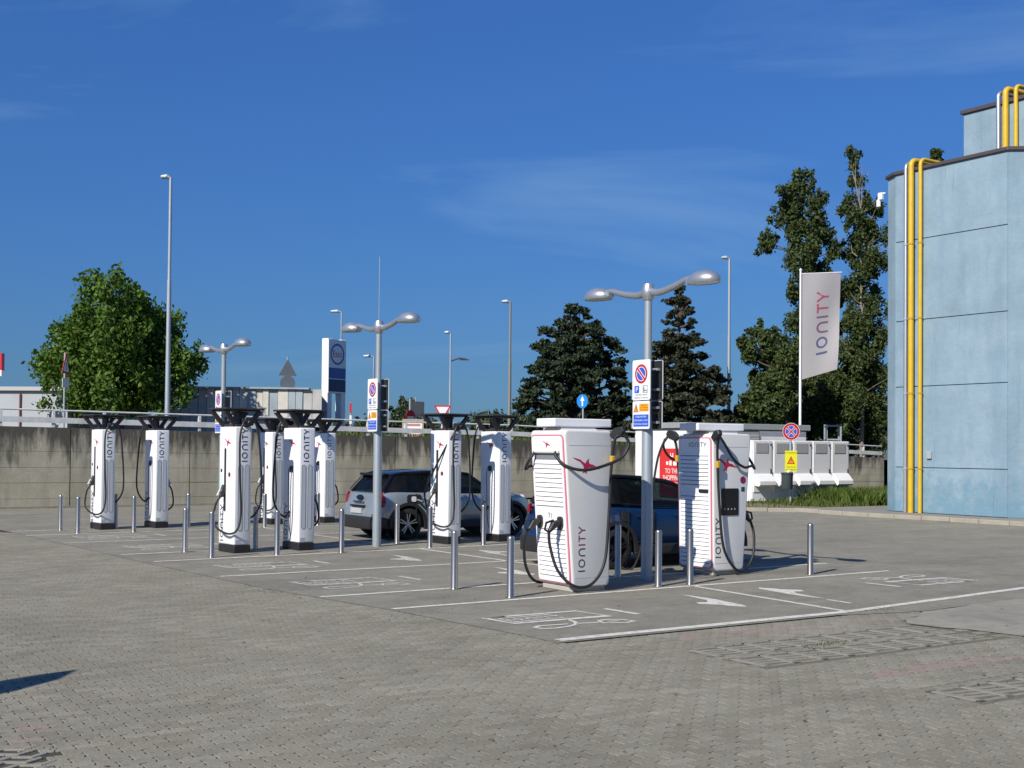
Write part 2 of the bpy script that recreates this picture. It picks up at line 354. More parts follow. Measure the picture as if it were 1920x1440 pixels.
aspts = [(-60, 29.4), (5.7, 29.4), (5.81, 28.03), (6.2, 20.09), (6.49, 15.83), (6.94, 13.04), (7.21, 10.45), (7.2, 10.03), (11.3, 10.03), (12.5, 9.75), (14.6, 9.95), (16.0, 9.0), (16.0, -12), (90, -12), (90, 39.2), (-60, 39.2)]
asphalt = structure(sheet('asphalt', aspts, 0.0, ASPH))
SLABM = mat('pale_concrete', (0.285, 0.262, 0.205), 0.9, var=0.22, vscale=5.0, bump=0.5, bscale=60, stain=(0.19, 0.175, 0.14), stain_amt=0.7, stain_scale=(1.3, 0.7, 1))
SLAB = [(11.45, 9.15), (11.72, 9.38), (12.0, 9.44), (12.45, 9.72), (13.2, 9.76), (13.7, 9.88), (14.6, 9.93), (16.0, 8.97), (16.0, 5.5), (12.6, 7.0), (12.2, 7.55), (11.9, 7.7), (11.75, 7.95), (11.66, 8.5), (11.52, 8.75)]
structure(sheet('concrete_slab', SLAB, 0.002, SLABM))
def inpoly(x, y, P):
    c = False; j = len(P)-1
    for i in range(len(P)):
        if (P[i][1] > y) != (P[j][1] > y) and x < (P[j][0]-P[i][0])*(y-P[i][1])/(P[j][1]-P[i][1])+P[i][0]: c = not c
        j = i
    return c
GRIDS = [((8.25, 8.62), 7, 2, 0.48, 0.30), ((8.45, 6.10), 6, 2, 0.48, 0.30)]
GRIDPOLY = [[(8.05, 7.95), (11.6, 7.95), (11.6, 9.12), (8.05, 9.12)], [(8.35, 5.9), (11.8, 5.9), (11.8, 6.62), (8.35, 6.62)]]
ZZPATCH = [(0.9, 7.6), (1.75, 7.75), (1.98, 8.08), (1.80, 8.33), (0.9, 8.45)]
LP, WP, AMP, GAP = 0.228, 0.116, 0.013, 0.0017
def paver_outline(g):
    # zigzag edges that tile with their neighbours
    top = [(-0.5, 0), (-0.25, 1), (0.0, 0), (0.25, 1), (0.5, 0)]
    T = [(a*(LP-2*g), WP/2-g+(b-0.5)*AMP) for a, b in top]; B = [(a*(LP-2*g), -WP/2+g+(b-0.5)*AMP) for a, b in top]
    rm = (LP/2-g+0.012, 0.0); lm = (-LP/2+g+0.012, 0.0)
    c = 0.0145   # nibbled corners leave the dark dots where stones meet
    T = [(T[0][0]+c, T[0][1])]+T[1:-1]+[(T[-1][0]-c*0.6, T[-1][1]), (T[-1][0], T[-1][1]-c*0.8)]
    B = [(B[0][0]+c, B[0][1])]+B[1:-1]+[(B[-1][0]-c*0.6, B[-1][1]), (B[-1][0], B[-1][1]+c*0.8)]
    return T+[rm]+B[::-1]+[lm]
def paver_geo():
    o = paver_outline(GAP); i = [(a*0.975+0.0003, b*0.95) for a, b in o]; k = len(o)
    V = [(a, b, -0.012) for a, b in o]+[(a, b, -0.0016) for a, b in o]+[(a, b, 0.0) for a, b in i]
    F = [(j, (j+1) % k, k+(j+1) % k, k+j) for j in range(k)]+[(k+j, k+(j+1) % k, 2*k+(j+1) % k, 2*k+j) for j in range(k)]+[tuple(range(2*k, 3*k))]
    return V, F
PV, PF = paver_geo()
cells = []
for row in range(-10, 215):
    y = 4.6+row*WP
    if y > 28.9: break
    for cidx in range(-40, 75):
        x = cidx*LP+(LP/2 if row % 2 else 0)
        if x > xborder(y)+(0.12 if y > 10.03 else -0.1) or x > 15.9 or (y > 9.99 and x > 7.4): continue
        d = x*FH.x+y*FH.y; r = x*RH.x+y*RH.y
        if d < 5.5 or abs(r) > 0.42*d+2.2 or d > 27: continue
        if inpoly(x, y, SLAB) or any(inpoly(x, y, P) for P in GRIDPOLY) or inpoly(x, y, ZZPATCH): continue
        cells.append((x, y, d, r))
PAV_OBJ = paver_mat('concrete_paver_single', True); PAV_STUFF = paver_mat('concrete_paver_field', False)
PINKP = mat('pink_paver', (0.27, 0.205, 0.165), 0.9, var=0.2, vscale=20, bump=0.4, bscale=60)
def ispink(x, y):
    return ((7.13 < y < 7.36 and 8.3 < x < 11.2) or (9.5 < y < 9.80 and 8.4 < x < 11.6) or (8.45 < y < 8.95 and 1.2 < x < 1.95)) and random.random() < 0.6
inview = sorted([c for c in cells if c[2] > 7.15 and abs(c[3]) < 0.417*c[2]-0.15], key=lambda c: c[2])[:300]
near = set((c[0], c[1]) for c in inview)
paving = MB(); rndv = []
vs_, fs_, ms_ = [], [], []
for (x, y, d, r) in cells:
    if (x, y) in near: continue
    o = len(vs_); dz = random.uniform(-0.0065, -0.004); tx = random.uniform(-0.007, 0.007); ty = random.uniform(-0.011, 0.011); q = random.random(); pk = 1 if ispink(x, y) else 0
    vs_ += [(x+a, y+b, c+dz+(a*tx+b*ty if c > -0.01 else 0)) for a, b, c in PV]
    fs_ += [tuple(o+i for i in f) for f in PF]; ms_ += [pk]*len(PF); rndv += [q]*len(PF)
me = bpy.data.meshes.new('paving'); me.from_pydata(vs_, [], fs_); me.materials.append(PAV_STUFF); me.materials.append(PINKP)
me.polygons.foreach_set('material_index', ms_); at = me.attributes.new('rnd', 'FLOAT', 'FACE'); at.data.foreach_set('value', rndv)
structure(sheet('pavement', [(-30, -12), (16, -12), (16, 5.2), (5, 5.2), (-0.5, 6.0), (-9, 14), (-6, 26), (-2, 29.39), (-30, 29.39)], -0.0092, PAV_STUFF))
pavement = bpy.data.objects['pavement']
far_pavers = bpy.data.objects.new('paver_field', me); COL.objects.link(far_pavers); far_pavers.parent = pavement; far_pavers['kind'] = 'stuff'
pm = bpy.data.meshes.new('paver'); pm.from_pydata(PV, [], PF); pm.materials.append(PAV_OBJ)
pmp = pm.copy(); pmp.materials.clear(); pmp.materials.append(PINKP)
for (x, y, d, r) in inview:
    o = bpy.data.objects.new('paver', pmp if ispink(x, y) else pm); COL.objects.link(o); o.parent = pavement
    o.location = (x, y, random.uniform(-0.0065, -0.004)); o.rotation_euler = (random.uniform(-0.011, 0.011), random.uniform(-0.007, 0.007), random.uniform(-0.008, 0.008))
# slotted grass blocks let into the paving
GRIDC = mat('grid_block_concrete', (0.245, 0.226, 0.18), 0.9, var=0.15, vscale=8, bump=0.4, bscale=60)
gb = MB()
BW, BD = 0.36, 0.50
for a, b, c, d in ((-BW/2, -BD/2, -0.10, BD/2), (-BW/2, -BD/2, BW/2, -BD/2+0.045), (-BW/2, BD/2-0.045, BW/2, BD/2)):
    gb.box(((a+c)/2, (b+d)/2, -0.012), (c-a-0.004, d-b-0.002, 0.022))
for k in range(3):
    gb.box((0.04, -BD/2+0.045+(k+1)*0.1025, -0.0125), (0.276, 0.048, 0.020), rot=Matrix.Rotation(R_(-8), 3, 'Z'))
gbo = gb.build('grid_block', GRIDC, pavement, bevel=0.003, seg=1)
first = True
for (ox, oy, nx, ny) in ((8.25, 8.84, 9, 1), (8.25, 8.24, 9, 1), (8.58, 6.26, 9, 1)):
    for i in range(nx):
        o = gbo if first else gbo.copy()
        if not first: COL.objects.link(o); o.parent = pavement
        first = False
        o.location = (ox+i*0.372, oy, random.uniform(-0.002, 0.001)); o.rotation_euler = (0, 0, random.uniform(-0.02, 0.02))
for P_ in GRIDPOLY: sheet('slot_soil', [(P_[0][0]-0.14, P_[0][1]-0.14), (P_[1][0]+0.14, P_[1][1]-0.14), (P_[2][0]+0.14, P_[2][1]+0.14), (P_[3][0]-0.14, P_[3][1]+0.14)], -0.0084, mat('slot_soil', (0.135, 0.125, 0.082), 0.98, var=0.4, vscale=20), pavement)
# narrow filler stones between the block rows
for (x0, x1, y0) in ((8.1, 11.5, 8.54), (8.45, 11.7, 6.55)):
    x = x0
    while x < x1:
        o = bpy.data.objects.new('paver', pm); COL.objects.link(o); o.parent = pavement; o.location = (x, y0, -0.002); o.scale = (1, 0.85, 1); x += LP
# open zigzag stones at the lower left
zz = MB()
zz.prism([(-0.17, -0.035), (-0.06, 0.035), (0.05, -0.035), (0.16, 0.035), (0.16, 0.085), (0.05, 0.015), (-0.06, 0.085), (-0.17, 0.015)], (0, 0, -0.014), (1, 0, 0), (0, 1, 0), (0, 0, 0.015))
zzo = zz.build('zigzag_stone', GRIDC, pavement, bevel=0.004, seg=1); first = True
for i in range(4):
    for j in range(7):
        x, y = 0.98+i*0.225+(0.0 if j % 2 else 0.06), 7.62+j*0.115
        if not inpoly(x, y, ZZPATCH): continue
        o = zzo if first else zzo.copy()
        if not first: COL.objects.link(o); o.parent = pavement
        first = False; o.location = (x, y, random.uniform(-0.004, 0)); o.rotation_euler = (0, 0, random.uniform(-0.03, 0.03))

# ------------------------------------------------------------------ painted markings
PAINT = paint_mat('worn_road_paint', 0.39); PAINT2 = paint_mat('very_worn_road_paint', 0.45)
def marking(name, polys, m, z=0.005):
    mb = MB(); mb.flat(polys, (0, 0, z), (1, 0, 0), (0, 1, 0)); return mb.build(name, m, asphalt, fix=False)
def line(x0, y0, x1, y1, w=0.11, m=None):
    n = max(2, int(math.hypot(x1-x0, y1-y0)/0.5)); pts = [(x0+(x1-x0)*i/n+random.uniform(-.006, .006), y0+(y1-y0)*i/n+random.uniform(-.008, .008)) for i in range(n+1)]
    marking('bay_line', ribbon(pts, w), m or PAINT)
line(7.3, 10.16, 11.6, 10.18, 0.14); line(11.62, 10.18, 13.2, 10.36, 0.13); line(13.2, 10.36, 16.6, 10.75, 0.13)
line(6.98, 13.12, 16.2, 13.30, 0.10); line(11.85, 13.2, 11.65, 10.25, 0.09)
line(6.72, 14.62, 16.3, 14.72, 0.10); line(6.5, 17.62, 16.4, 17.75, 0.10); line(6.35, 20.40, 16.4, 20.85, 0.10)
line(11.75, 14.7, 11.55, 20.6, 0.09); line(6.25, 21.95, 16.6, 22.3, 0.10); line(6.0, 25.0, 17, 25.4, 0.10, PAINT2); line(11.4, 22.2, 11.2, 27.7, 0.09, PAINT2)
line(5.8, 27.4, 17, 27.9, 0.10); line(5.8, 28.9, 17, 29.2, 0.10, PAINT2)
def symbol(cx, cy, turn, m):
    """battery outline with cable and plug, centred on (cx, cy); turn = -1 faces the other way"""
    P = []
    def R(p, w): P.extend(ribbon([(a-8.2, b-11.6) for a, b in p], w))
    R([(7.51, 11.89), (8.79, 11.87), (8.87, 11.33), (7.57, 11.36), (7.51, 11.89), (7.8, 11.885)], 0.075)
    R([(7.62, 11.76), (7.62, 11.46), (8.32, 11.46), (8.32, 11.78), (7.62, 11.76)], 0.03)
    L, n = ionity(0.13, 0.2)
    for l in L:
        for p in l: P.append([(a+7.66-8.2, b+11.55-11.6) for a, b in p])
    R([(8.28, 11.33), (8.23, 11.11), (8.14, 10.97), (7.97, 10.88), (7.77, 10.84), (7.62, 10.88), (7.6, 11.0), (7.71, 11.07), (8.07, 11.03)], 0.05)
    R([(8.17, 11.01), (8.44, 10.95)], 0.05); R([(8.52, 11.06), (8.66, 11.10), (8.82, 11.0), (8.86, 10.84), (8.71, 10.79), (8.46, 10.89), (8.52, 11.06)], 0.05)
    R([(8.58, 10.98), (8.72, 10.93)], 0.05); R([(9.23, 11.86), (9.27, 11.27)], 0.085)
    marking('bay_symbol', [[(cx+turn*a, cy+turn*b) for a, b in p] for p in P], m)
MBIRD = [(11.0, 12.5), (11.05, 12.32), (11.07, 11.9), (11.04, 11.73), (10.96, 11.22), (10.86, 11.12), (10.75, 11.29), (10.73, 11.43), (10.6, 11.55), (10.54, 11.62), (10.63, 11.77), (10.77, 11.71), (10.9, 11.87), (10.97, 12.24)]
def bird_mark(cx, cy, turn, m):
    marking('bird_symbol', [[(cx+turn*(a-10.85), cy+turn*(b-11.8)) for a, b in MBIRD]], m)
symbol(8.2, 11.6, 1, PAINT); symbol(7.8, 16.13, 1, PAINT2); symbol(7.7, 19.02, 1, PAINT2); symbol(7.5, 23.5, 1, PAINT2); symbol(7.3, 26.4, 1, PAINT2)
symbol(15.47, 11.92, -1, PAINT); symbol(15.4, 16.3, -1, PAINT2)
bird_mark(10.85, 11.8, 1, PAINT); bird_mark(12.55, 11.9, -1, PAINT); bird_mark(10.68, 16.2, 1, PAINT); bird_mark(12.5, 16.3, -1, PAINT2); bird_mark(10.3, 19.05, 1, PAINT2); bird_mark(12.4, 19.1, -1, PAINT2); bird_mark(10.3, 23.6, 1, PAINT2)
marking('bay_symbol', ribbon([(12.34, 11.13), (12.31, 10.71)], 0.07), PAINT)
# tufts of grass in the joints
GRASSM = leaf_mat('grass_blades', (0.06, 0.105, 0.018), (0.15, 0.17, 0.04), 0.35)
def blades(name, pts, hmin, hmax, m, w=0.012):
    v, f, q = [], [], []
    for (x, y, z) in pts:
        a = random.uniform(0, 6.283); h = random.uniform(hmin, hmax); lx, ly = math.cos(a), math.sin(a); le = random.uniform(0.1, 0.7)*h; b = random.uniform(0, 6.283)
        ex, ey = math.cos(b)*le, math.sin(b)*le; o = len(v)
        v += [(x-lx*w, y-ly*w, z), (x+lx*w, y+ly*w, z), (x+lx*w*.7+ex*.4, y+ly*w*.7+ey*.4, z+h*.6), (x-lx*w*.7+ex*.4, y-ly*w*.7+ey*.4, z+h*.6), (x+ex, y+ey, z+h)]
        f += [(o, o+1, o+2, o+3), (o+3, o+2, o+4)]; t = random.random(); q += [t, t]
    me = bpy.data.meshes.new(name); me.from_pydata(v, [], f); me.materials.append(m); at = me.attributes.new('rnd', 'FLOAT', 'FACE'); at.data.foreach_set('value', q)
    o = bpy.data.objects.new(name, me); COL.objects.link(o); return o
P = []
for cx, cy, n, s in ((12.15, 10.15, 60, 0.22), (9.3, 8.55, 60, 0.2), (9.65, 8.6, 40, 0.15), (6.97, 12.6, 20, 0.3), (6.6, 15.5, 20, 0.4), (11.62, 21.1, 25, 0.12)):
    for i in range(n): P.append((random.gauss(cx, s), random.gauss(cy, s*0.35), -0.005))
for (ox, oy, nx) in ((8.25, 8.84, 9), (8.25, 8.24, 9), (8.58, 6.26, 9)):
    for i in range(nx):
        for k in range(11): P.append((ox+i*0.372+random.uniform(-0.08, 0.16), oy+random.uniform(-0.2, 0.2), -0.014))
for k in range(90): P.append((random.uniform(0.9, 1.95), random.uniform(7.65, 8.4), -0.014))
t = blades('joint_grass', P, 0.006, 0.028, GRASSM, 0.006); t['kind'] = 'stuff'; t['label'] = 'thin moss and grass in the joints and slots of the paving'; t['category'] = 'grass'

v, f, q = [], [], []; rl = random.Random(17)
for i in range(260):
    d = rl.uniform(7.2, 19)**1.0; r = rl.uniform(-0.45, 0.45)*d; p = FH*d+RH*r; x, y = p.x, p.y
    a = rl.uniform(0, 6.28); L_ = rl.uniform(0.008, 0.03); w_ = L_*rl.uniform(0.25, 0.7); c, s_ = math.cos(a), math.sin(a); z = 0.004; o = len(v)
    v += [(x-c*L_, y-s_*L_, z), (x+s_*w_, y-c*w_, z+rl.uniform(0, 0.006)), (x+c*L_, y+s_*L_, z+rl.uniform(0, 0.004)), (x-s_*w_, y+c*w_, z+rl.uniform(0, 0.006))]; f.append((o, o+1, o+2, o+3)); q.append(rl.random())
me = bpy.data.meshes.new('leaf_litter'); me.from_pydata(v, [], f); me.materials.append(leaf_mat('dry_litter', (0.05, 0.045, 0.03), (0.20, 0.16, 0.08), 0.1)); at = me.attributes.new('rnd', 'FLOAT', 'FACE'); at.data.foreach_set('value', q)
o = bpy.data.objects.new('leaf_litter', me); COL.objects.link(o); o['kind'] = 'stuff'; o['label'] = 'small dry leaves and grit scattered over the paving'; o['category'] = 'litter'

# ------------------------------------------------------------------ retaining wall, rail and the road above it
def ztop(x): return 2.46-0.0105*(x-9) if x < 26 else 2.281-0.031*(x-26)
def zrail(x): return ztop(x)+0.52+0.0008*(x-9)
CONC = mat('stained_concrete', (0.40, 0.37, 0.28), 0.92, var=0.18, vscale=1.6, bump=0.35, bscale=22, stain=(0.15, 0.14, 0.11), stain_amt=0.8, stain_scale=(1.5, 1, 0.16))
def wall_mat():
    """cast concrete with black algae running down from the coping and moss near the foot"""
    m = CONC; n = m.node_tree.nodes; l = m.node_tree.links; b = n['Principled BSDF']
    src = b.inputs['Base Color'].links[0].from_socket; geo = [k for k in n if k.type == 'NEW_GEOMETRY'][0]
    sx = n.new('ShaderNodeSeparateXYZ'); l.new(geo.outputs['Position'], sx.inputs[0])
    mp = n.new('ShaderNodeMapping'); mp.inputs['Scale'].default_value = (2.6, 1, 0.5); l.new(geo.outputs['Position'], mp.inputs[0])
    t = n.new('ShaderNodeTexNoise'); t.inputs['Scale'].default_value = 1.0; t.inputs['Detail'].default_value = 7; t.inputs['Roughness'].default_value = 0.65; l.new(mp.outputs[0], t.inputs['Vector'])
    # distance below the coping line
    mx_ = n.new('ShaderNodeMath'); mx_.operation = 'MULTIPLY_ADD'; mx_.inputs[1].default_value = 0.0125; mx_.inputs[2].default_value = -2.575; l.new(sx.outputs['X'], mx_.inputs[0])
    ad = n.new('ShaderNodeMath'); ad.operation = 'ADD'; l.new(sx.outputs['Z'], ad.inputs[0]); l.new(mx_.outputs[0], ad.inputs[1])
    a2 = n.new('ShaderNodeMath'); a2.operation = 'MULTIPLY_ADD'; a2.inputs[1].default_value = 3.6; a2.inputs[2].default_value = -1.85; l.new(t.outputs[0], a2.inputs[0])
    a3 = n.new('ShaderNodeMath'); a3.operation = 'ADD'; l.new(ad.outputs[0], a3.inputs[0]); l.new(a2.outputs[0], a3.inputs[1])
    mr = n.new('ShaderNodeMapRange'); mr.inputs['From Min'].default_value = -0.95; mr.inputs['From Max'].default_value = -0.30; mr.inputs['To Max'].default_value = 0.93; l.new(a3.outputs[0], mr.inputs[0])
    mm = n.new('ShaderNodeMix'); mm.data_type = 'RGBA'; l.new(mr.outputs[0], mm.inputs['Factor']); l.new(src, mm.inputs['A']); mm.inputs['B'].default_value = (0.055, 0.050, 0.040, 1)
    # ochre and grey-green blotches
    t4 = n.new('ShaderNodeTexNoise'); t4.inputs['Scale'].default_value = 0.9; t4.inputs['Detail'].default_value = 8; t4.inputs['Roughness'].default_value = 0.7; l.new(geo.outputs['Position'], t4.inputs['Vector'])
    m4 = n.new('ShaderNodeMapRange'); m4.inputs['From Min'].default_value = 0.45; m4.inputs['From Max'].default_value = 0.7; m4.inputs['To Max'].default_value = 0.75; l.new(t4.outputs[0], m4.inputs[0])
    x4 = n.new('ShaderNodeMix'); x4.data_type = 'RGBA'; l.new(m4.outputs[0], x4.inputs['Factor']); l.new(src, x4.inputs['A']); x4.inputs['B'].default_value = (0.31, 0.275, 0.175, 1); l.new(x4.outputs['Result'], mm.inputs['A'])
    l.new(mm.outputs['Result'], b.inputs['Base Color'])
wall_mat()
WY = 38.9
wall = thing('retaining_wall', 'long stained concrete panel wall closing the car park at the back', 'wall', (18, WY, 0))
def wp(x, y, z): return (x-18, y-WY, z)
core = MB(); xs = [-13+3.75*k for k in range(17)]
for a, b in zip(xs, xs[1:]):
    core.add([wp(a, WY+0.03, 0), wp(b, WY+0.03, 0), wp(b, WY+0.3, 0), wp(a, WY+0.3, 0), wp(a, WY+0.03, ztop(a)-0.02), wp(b, WY+0.03, ztop(b)-0.02), wp(b, WY+0.3, ztop(b)-0.02), wp(a, WY+0.3, ztop(a)-0.02)], [(0, 1, 5, 4), (4, 5, 6, 7), (2, 3, 7, 6)])
core.build('wall_core', mat('wall_core_dark', (0.06, 0.055, 0.045), 0.95), wall)
rng = random.Random(3)
for k in range(len(xs)-1):
    a = xs[k]+0.016; b = xs[k+1]-0.016
    lev = lambda x: [0, 0.29, 0.77, 1.23, 1.72, None]
    for j in range(5):
        def zz_(x, q):
            if q == 0: return 0.0
            if q == 5: return ztop(x)
            return [0, 0.29, 0.77, 1.23, 1.72][q]*(ztop(x)/2.46)
        g_ = 0.004; off = rng.uniform(-0.006, 0.006)
        V = [wp(a, WY+off, zz_(a, j)+g_), wp(b, WY+off, zz_(b, j)+g_), wp(b, WY+off, zz_(b, j+1)-g_), wp(a, WY+off, zz_(a, j+1)-g_)]
        V += [(x, y+0.06, z) for x, y, z in V]
        mb = MB(); mb.add(V, [(0, 1, 2, 3), (4, 7, 6, 5), (0, 4, 5, 1), (1, 5, 6, 2), (2, 6, 7, 3), (3, 7, 4, 0)]); mb.build('wall_panel', CONC, wall)
foot = MB(); foot.box((9, -0.06, 0.03), (62, 0.12, 0.06)); foot.build('wall_foot', mat('foot_concrete', (0.24, 0.225, 0.18), 0.95, var=0.2, vscale=3), wall)
chalk = MB(); add_text(chalk, 'ON', 0.75, (42.0-18, -0.012, 0.62), (1, 0, 0), (0, 0, 1)); chalk.build('graffiti', paint_mat('faint_chalk', 0.56), wall, fix=False)
RAILW = mat('white_rail_paint', (0.62, 0.62, 0.60), 0.55, var=0.15, vscale=5, stain=(0.30, 0.28, 0.22), stain_amt=0.5, stain_scale=(2, 2, 2))
rail = thing('guard_rail', 'white post and board guard rail along the top of the concrete wall', 'railing', (18, WY+0.16, 2.0))
def rp(x, y, z): return (x-18, y, z-2.0)
tb = MB(); tb.tube([rp(x, 0, zrail(x)) for x in range(-13, 48, 3)], 0.028, 8); tb.build('top_rail', RAILW, rail, smooth=True)
bd = MB()
X = list(range(-13, 48, 3))
for a, b in zip(X, X[1:]):
    for q in (0,):
        z0a, z0b = ztop(a)+0.13, ztop(b)+0.13
        bd.add([rp(a, -0.05, z0a), rp(b, -0.05, z0b), rp(b, -0.05, z0b+0.17), rp(a, -0.05, z0a+0.17), rp(a, -0.03, z0a), rp(b, -0.03, z0b), rp(b, -0.03, z0b+0.17), rp(a, -0.03, z0a+0.17)], [(0, 1, 2, 3), (4, 7, 6, 5), (0, 4, 5, 1), (3, 2, 6, 7)])
bd.build('lower_board', RAILW, rail)
pk = MB(); pk.box((0, 0.01, 0.24), (0.10, 0.07, 0.56)); pko = pk.build('rail_post', RAILW, rail, bevel=0.01, seg=1); x = -12.4; fst = True
while x < 46:
    o = pko if fst else pko.copy()
    if not fst: COL.objects.link(o); o.parent = rail
    fst = False; o.location = rp(x, 0, ztop(x)-0.02); x += 1.53
# upper road and verge behind the wall
up = MB(); V = []; F = []
ux_ = [-60, -13, 0, 9, 18, 26, 36, 46, 60, 120, 260]
for x in ux_:
    z = ztop(max(-13, min(x, 50)))-0.1
    if x > 50: z = max(0.6, z-0.006*(x-50))
    V += [(x, WY+0.3, z), (x, 60, z-0.15), (x, 130, z-0.5), (x, 420, z-0.6)]
for i in range(len(ux_)-1):
    for j in range(3): F.append((i*4+j, i*4+4+j, i*4+5+j, i*4+1+j))
up.add(V, F); structure(up.build('upper_road', mat('verge_ground', (0.13, 0.125, 0.085), 0.95, var=0.3, vscale=0.4)))

# ------------------------------------------------------------------ blue tower building
BLUE = mat('pale_blue_render', (0.232, 0.325, 0.385), 0.88, var=0.17, vscale=1.1, bump=0.45, bscale=9, stain=(0.165, 0.255, 0.325), stain_amt=0.7, stain_scale=(1.5, 1.5, 0.22))
BX = 30.4
def blue_stains():
    """weathering: bluer damp marks low on the wall"""
    m = BLUE; n = m.node_tree.nodes; l = m.node_tree.links; b = n['Principled BSDF']; src = b.inputs['Base Color'].links[0].from_socket
    geo = [k for k in n if k.type == 'NEW_GEOMETRY'][0]; sx = n.new('ShaderNodeSeparateXYZ'); l.new(geo.outputs['Position'], sx.inputs[0])
    t = n.new('ShaderNodeTexNoise'); t.inputs['Scale'].default_value = 2.6; t.inputs['Detail'].default_value = 8; t.inputs['Roughness'].default_value = 0.7; l.new(geo.outputs['Position'], t.inputs['Vector'])
    a = n.new('ShaderNodeMath'); a.operation = 'MULTIPLY_ADD'; a.inputs[1].default_value = -0.16; a.inputs[2].default_value = 0.22; l.new(sx.outputs['Z'], a.inputs[0])
    s = n.new('ShaderNodeMath'); s.operation = 'ADD'; l.new(a.outputs[0], s.inputs[0]); l.new(t.outputs[0], s.inputs[1])
    mr = n.new('ShaderNodeMapRange'); mr.inputs['From Min'].default_value = 0.50; mr.inputs['From Max'].default_value = 0.68; mr.inputs['To Max'].default_value = 0.8; l.new(s.outputs[0], mr.inputs[0])
    mm = n.new('ShaderNodeMix'); mm.data_type = 'RGBA'; l.new(mr.outputs[0], mm.inputs['Factor']); l.new(src, mm.inputs['A']); mm.inputs['B'].default_value = (0.135, 0.255, 0.33, 1)
    # pale chalky repairs and thin dark runs
    t5 = n.new('ShaderNodeTexNoise'); t5.inputs['Scale'].default_value = 0.55; t5.inputs['Detail'].default_value = 9; t5.inputs['Roughness'].default_value = 0.72; t5.inputs['Distortion'].default_value = 0.6; l.new(geo.outputs['Position'], t5.inputs['Vector'])
    m5 = n.new('ShaderNodeMapRange'); m5.inputs['From Min'].default_value = 0.54; m5.inputs['From Max'].default_value = 0.66; m5.inputs['To Max'].default_value = 0.45; l.new(t5.outputs[0], m5.inputs[0])
    x5 = n.new('ShaderNodeMix'); x5.data_type = 'RGBA'; l.new(m5.outputs[0], x5.inputs['Factor']); l.new(mm.outputs['Result'], x5.inputs['A']); x5.inputs['B'].default_value = (0.30, 0.36, 0.40, 1)
    mp6 = n.new('ShaderNodeMapping'); mp6.inputs['Scale'].default_value = (5.0, 5.0, 0.35); l.new(geo.outputs['Position'], mp6.inputs[0])
    t6 = n.new('ShaderNodeTexNoise'); t6.inputs['Scale'].default_value = 1.0; t6.inputs['Detail'].default_value = 6; t6.inputs['Roughness'].default_value = 0.7; l.new(mp6.outputs[0], t6.inputs['Vector'])
    m6 = n.new('ShaderNodeMapRange'); m6.inputs['From Min'].default_value = 0.60; m6.inputs['From Max'].default_value = 0.74; m6.inputs['To Max'].default_value = 0.6; l.new(t6.outputs[0], m6.inputs[0])
    x6 = n.new('ShaderNodeMix'); x6.data_type = 'RGBA'; l.new(m6.outputs[0], x6.inputs['Factor']); l.new(x5.outputs['Result'], x6.inputs['A']); x6.inputs['B'].default_value = (0.115, 0.165, 0.195, 1)
    l.new(x6.outputs['Result'], b.inputs['Base Color'])
blue_stains()
DKSEAM = mat('seam_dark', (0.10, 0.14, 0.16), 0.9)
ROOFE = mat('parapet_flashing', (0.09, 0.075, 0.075), 0.6, metal=0.3)
bld = thing('blue_building', 'tall pale blue rendered block with pipes up its face at the right', 'building', (BX+5, 20, 0))
def bp_(x, y, z): return Vector((x-BX-5, y-20, z))
ZS = [0.12, 1.47, 3.9, 5.9, 8.33, 10.42]
CH = 0.35
corners = [(BX, 24.75), (BX+0.28, 25.27), (BX+12, 25.27), (BX+12, 14.0), (BX+0.6, 14.0), (BX+0.6, 20.38), (BX, 20.88)]
bc = MB(); inset = [(BX+0.03, 24.72), (BX+0.30, 25.23), (BX+11.96, 25.23), (BX+11.96, 14.04), (BX+0.63, 14.04), (BX+0.63, 20.36), (BX+0.03, 20.86)]
bc.prism([(x-BX-5, y-20) for x, y in inset], (0, 0, 0.1), (1, 0, 0), (0, 1, 0), (0, 0, 10.3)); bc.build('wall_core', DKSEAM, bld)
def panel(a, b, z0, z1, g_=0.012, th=0.09):
    a = Vector((*a, 0)); b = Vector((*b, 0)); d = (b-a).normalized(); nrm = Vector((d.y, -d.x, 0)); a = a+d*g_; b = b-d*g_; mb = MB()
    mid = Vector((BX+5, 20, 0));
    if nrm.dot(mid-(a+b)/2) > 0: nrm = -nrm
    P = [Vector((a.x, a.y, z0+g_)), Vector((b.x, b.y, z0+g_)), Vector((b.x, b.y, z1-g_)), Vector((a.x, a.y, z1-g_))]
    P = [bp_(*p) for p in P]; Q = [p-nrm*th for p in P]
    mb.add(P+Q, [(0, 1, 2, 3), (4, 7, 6, 5), (0, 4, 5, 1), (1, 5, 6, 2), (2, 6, 7, 3), (3, 7, 4, 0)]); return mb.build('wall_panel', BLUE, bld, bevel=0.006, seg=1)
for z0, z1 in zip(ZS, ZS[1:]): panel(corners[6], corners[0], z0, z1)
for i, j in ((0, 1), (1, 2), (2, 3), (3, 4), (4, 5), (5, 6)): panel(corners[i], corners[j], ZS[0], ZS[-1], 0.006)
cap = MB(); cp = [(BX-0.07, 24.79), (BX+0.24, 25.35), (BX+12.1, 25.35), (BX+12.1, 13.9), (BX+0.53, 13.9), (BX+0.53, 20.34), (BX-0.07, 20.85)]
cap.prism([(x-BX-5, y-20) for x, y in cp], (0, 0, 10.40), (1, 0, 0), (0, 1, 0), (0, 0, 0.11)); cap.build('parapet', ROOFE, bld, bevel=0.015, seg=1)
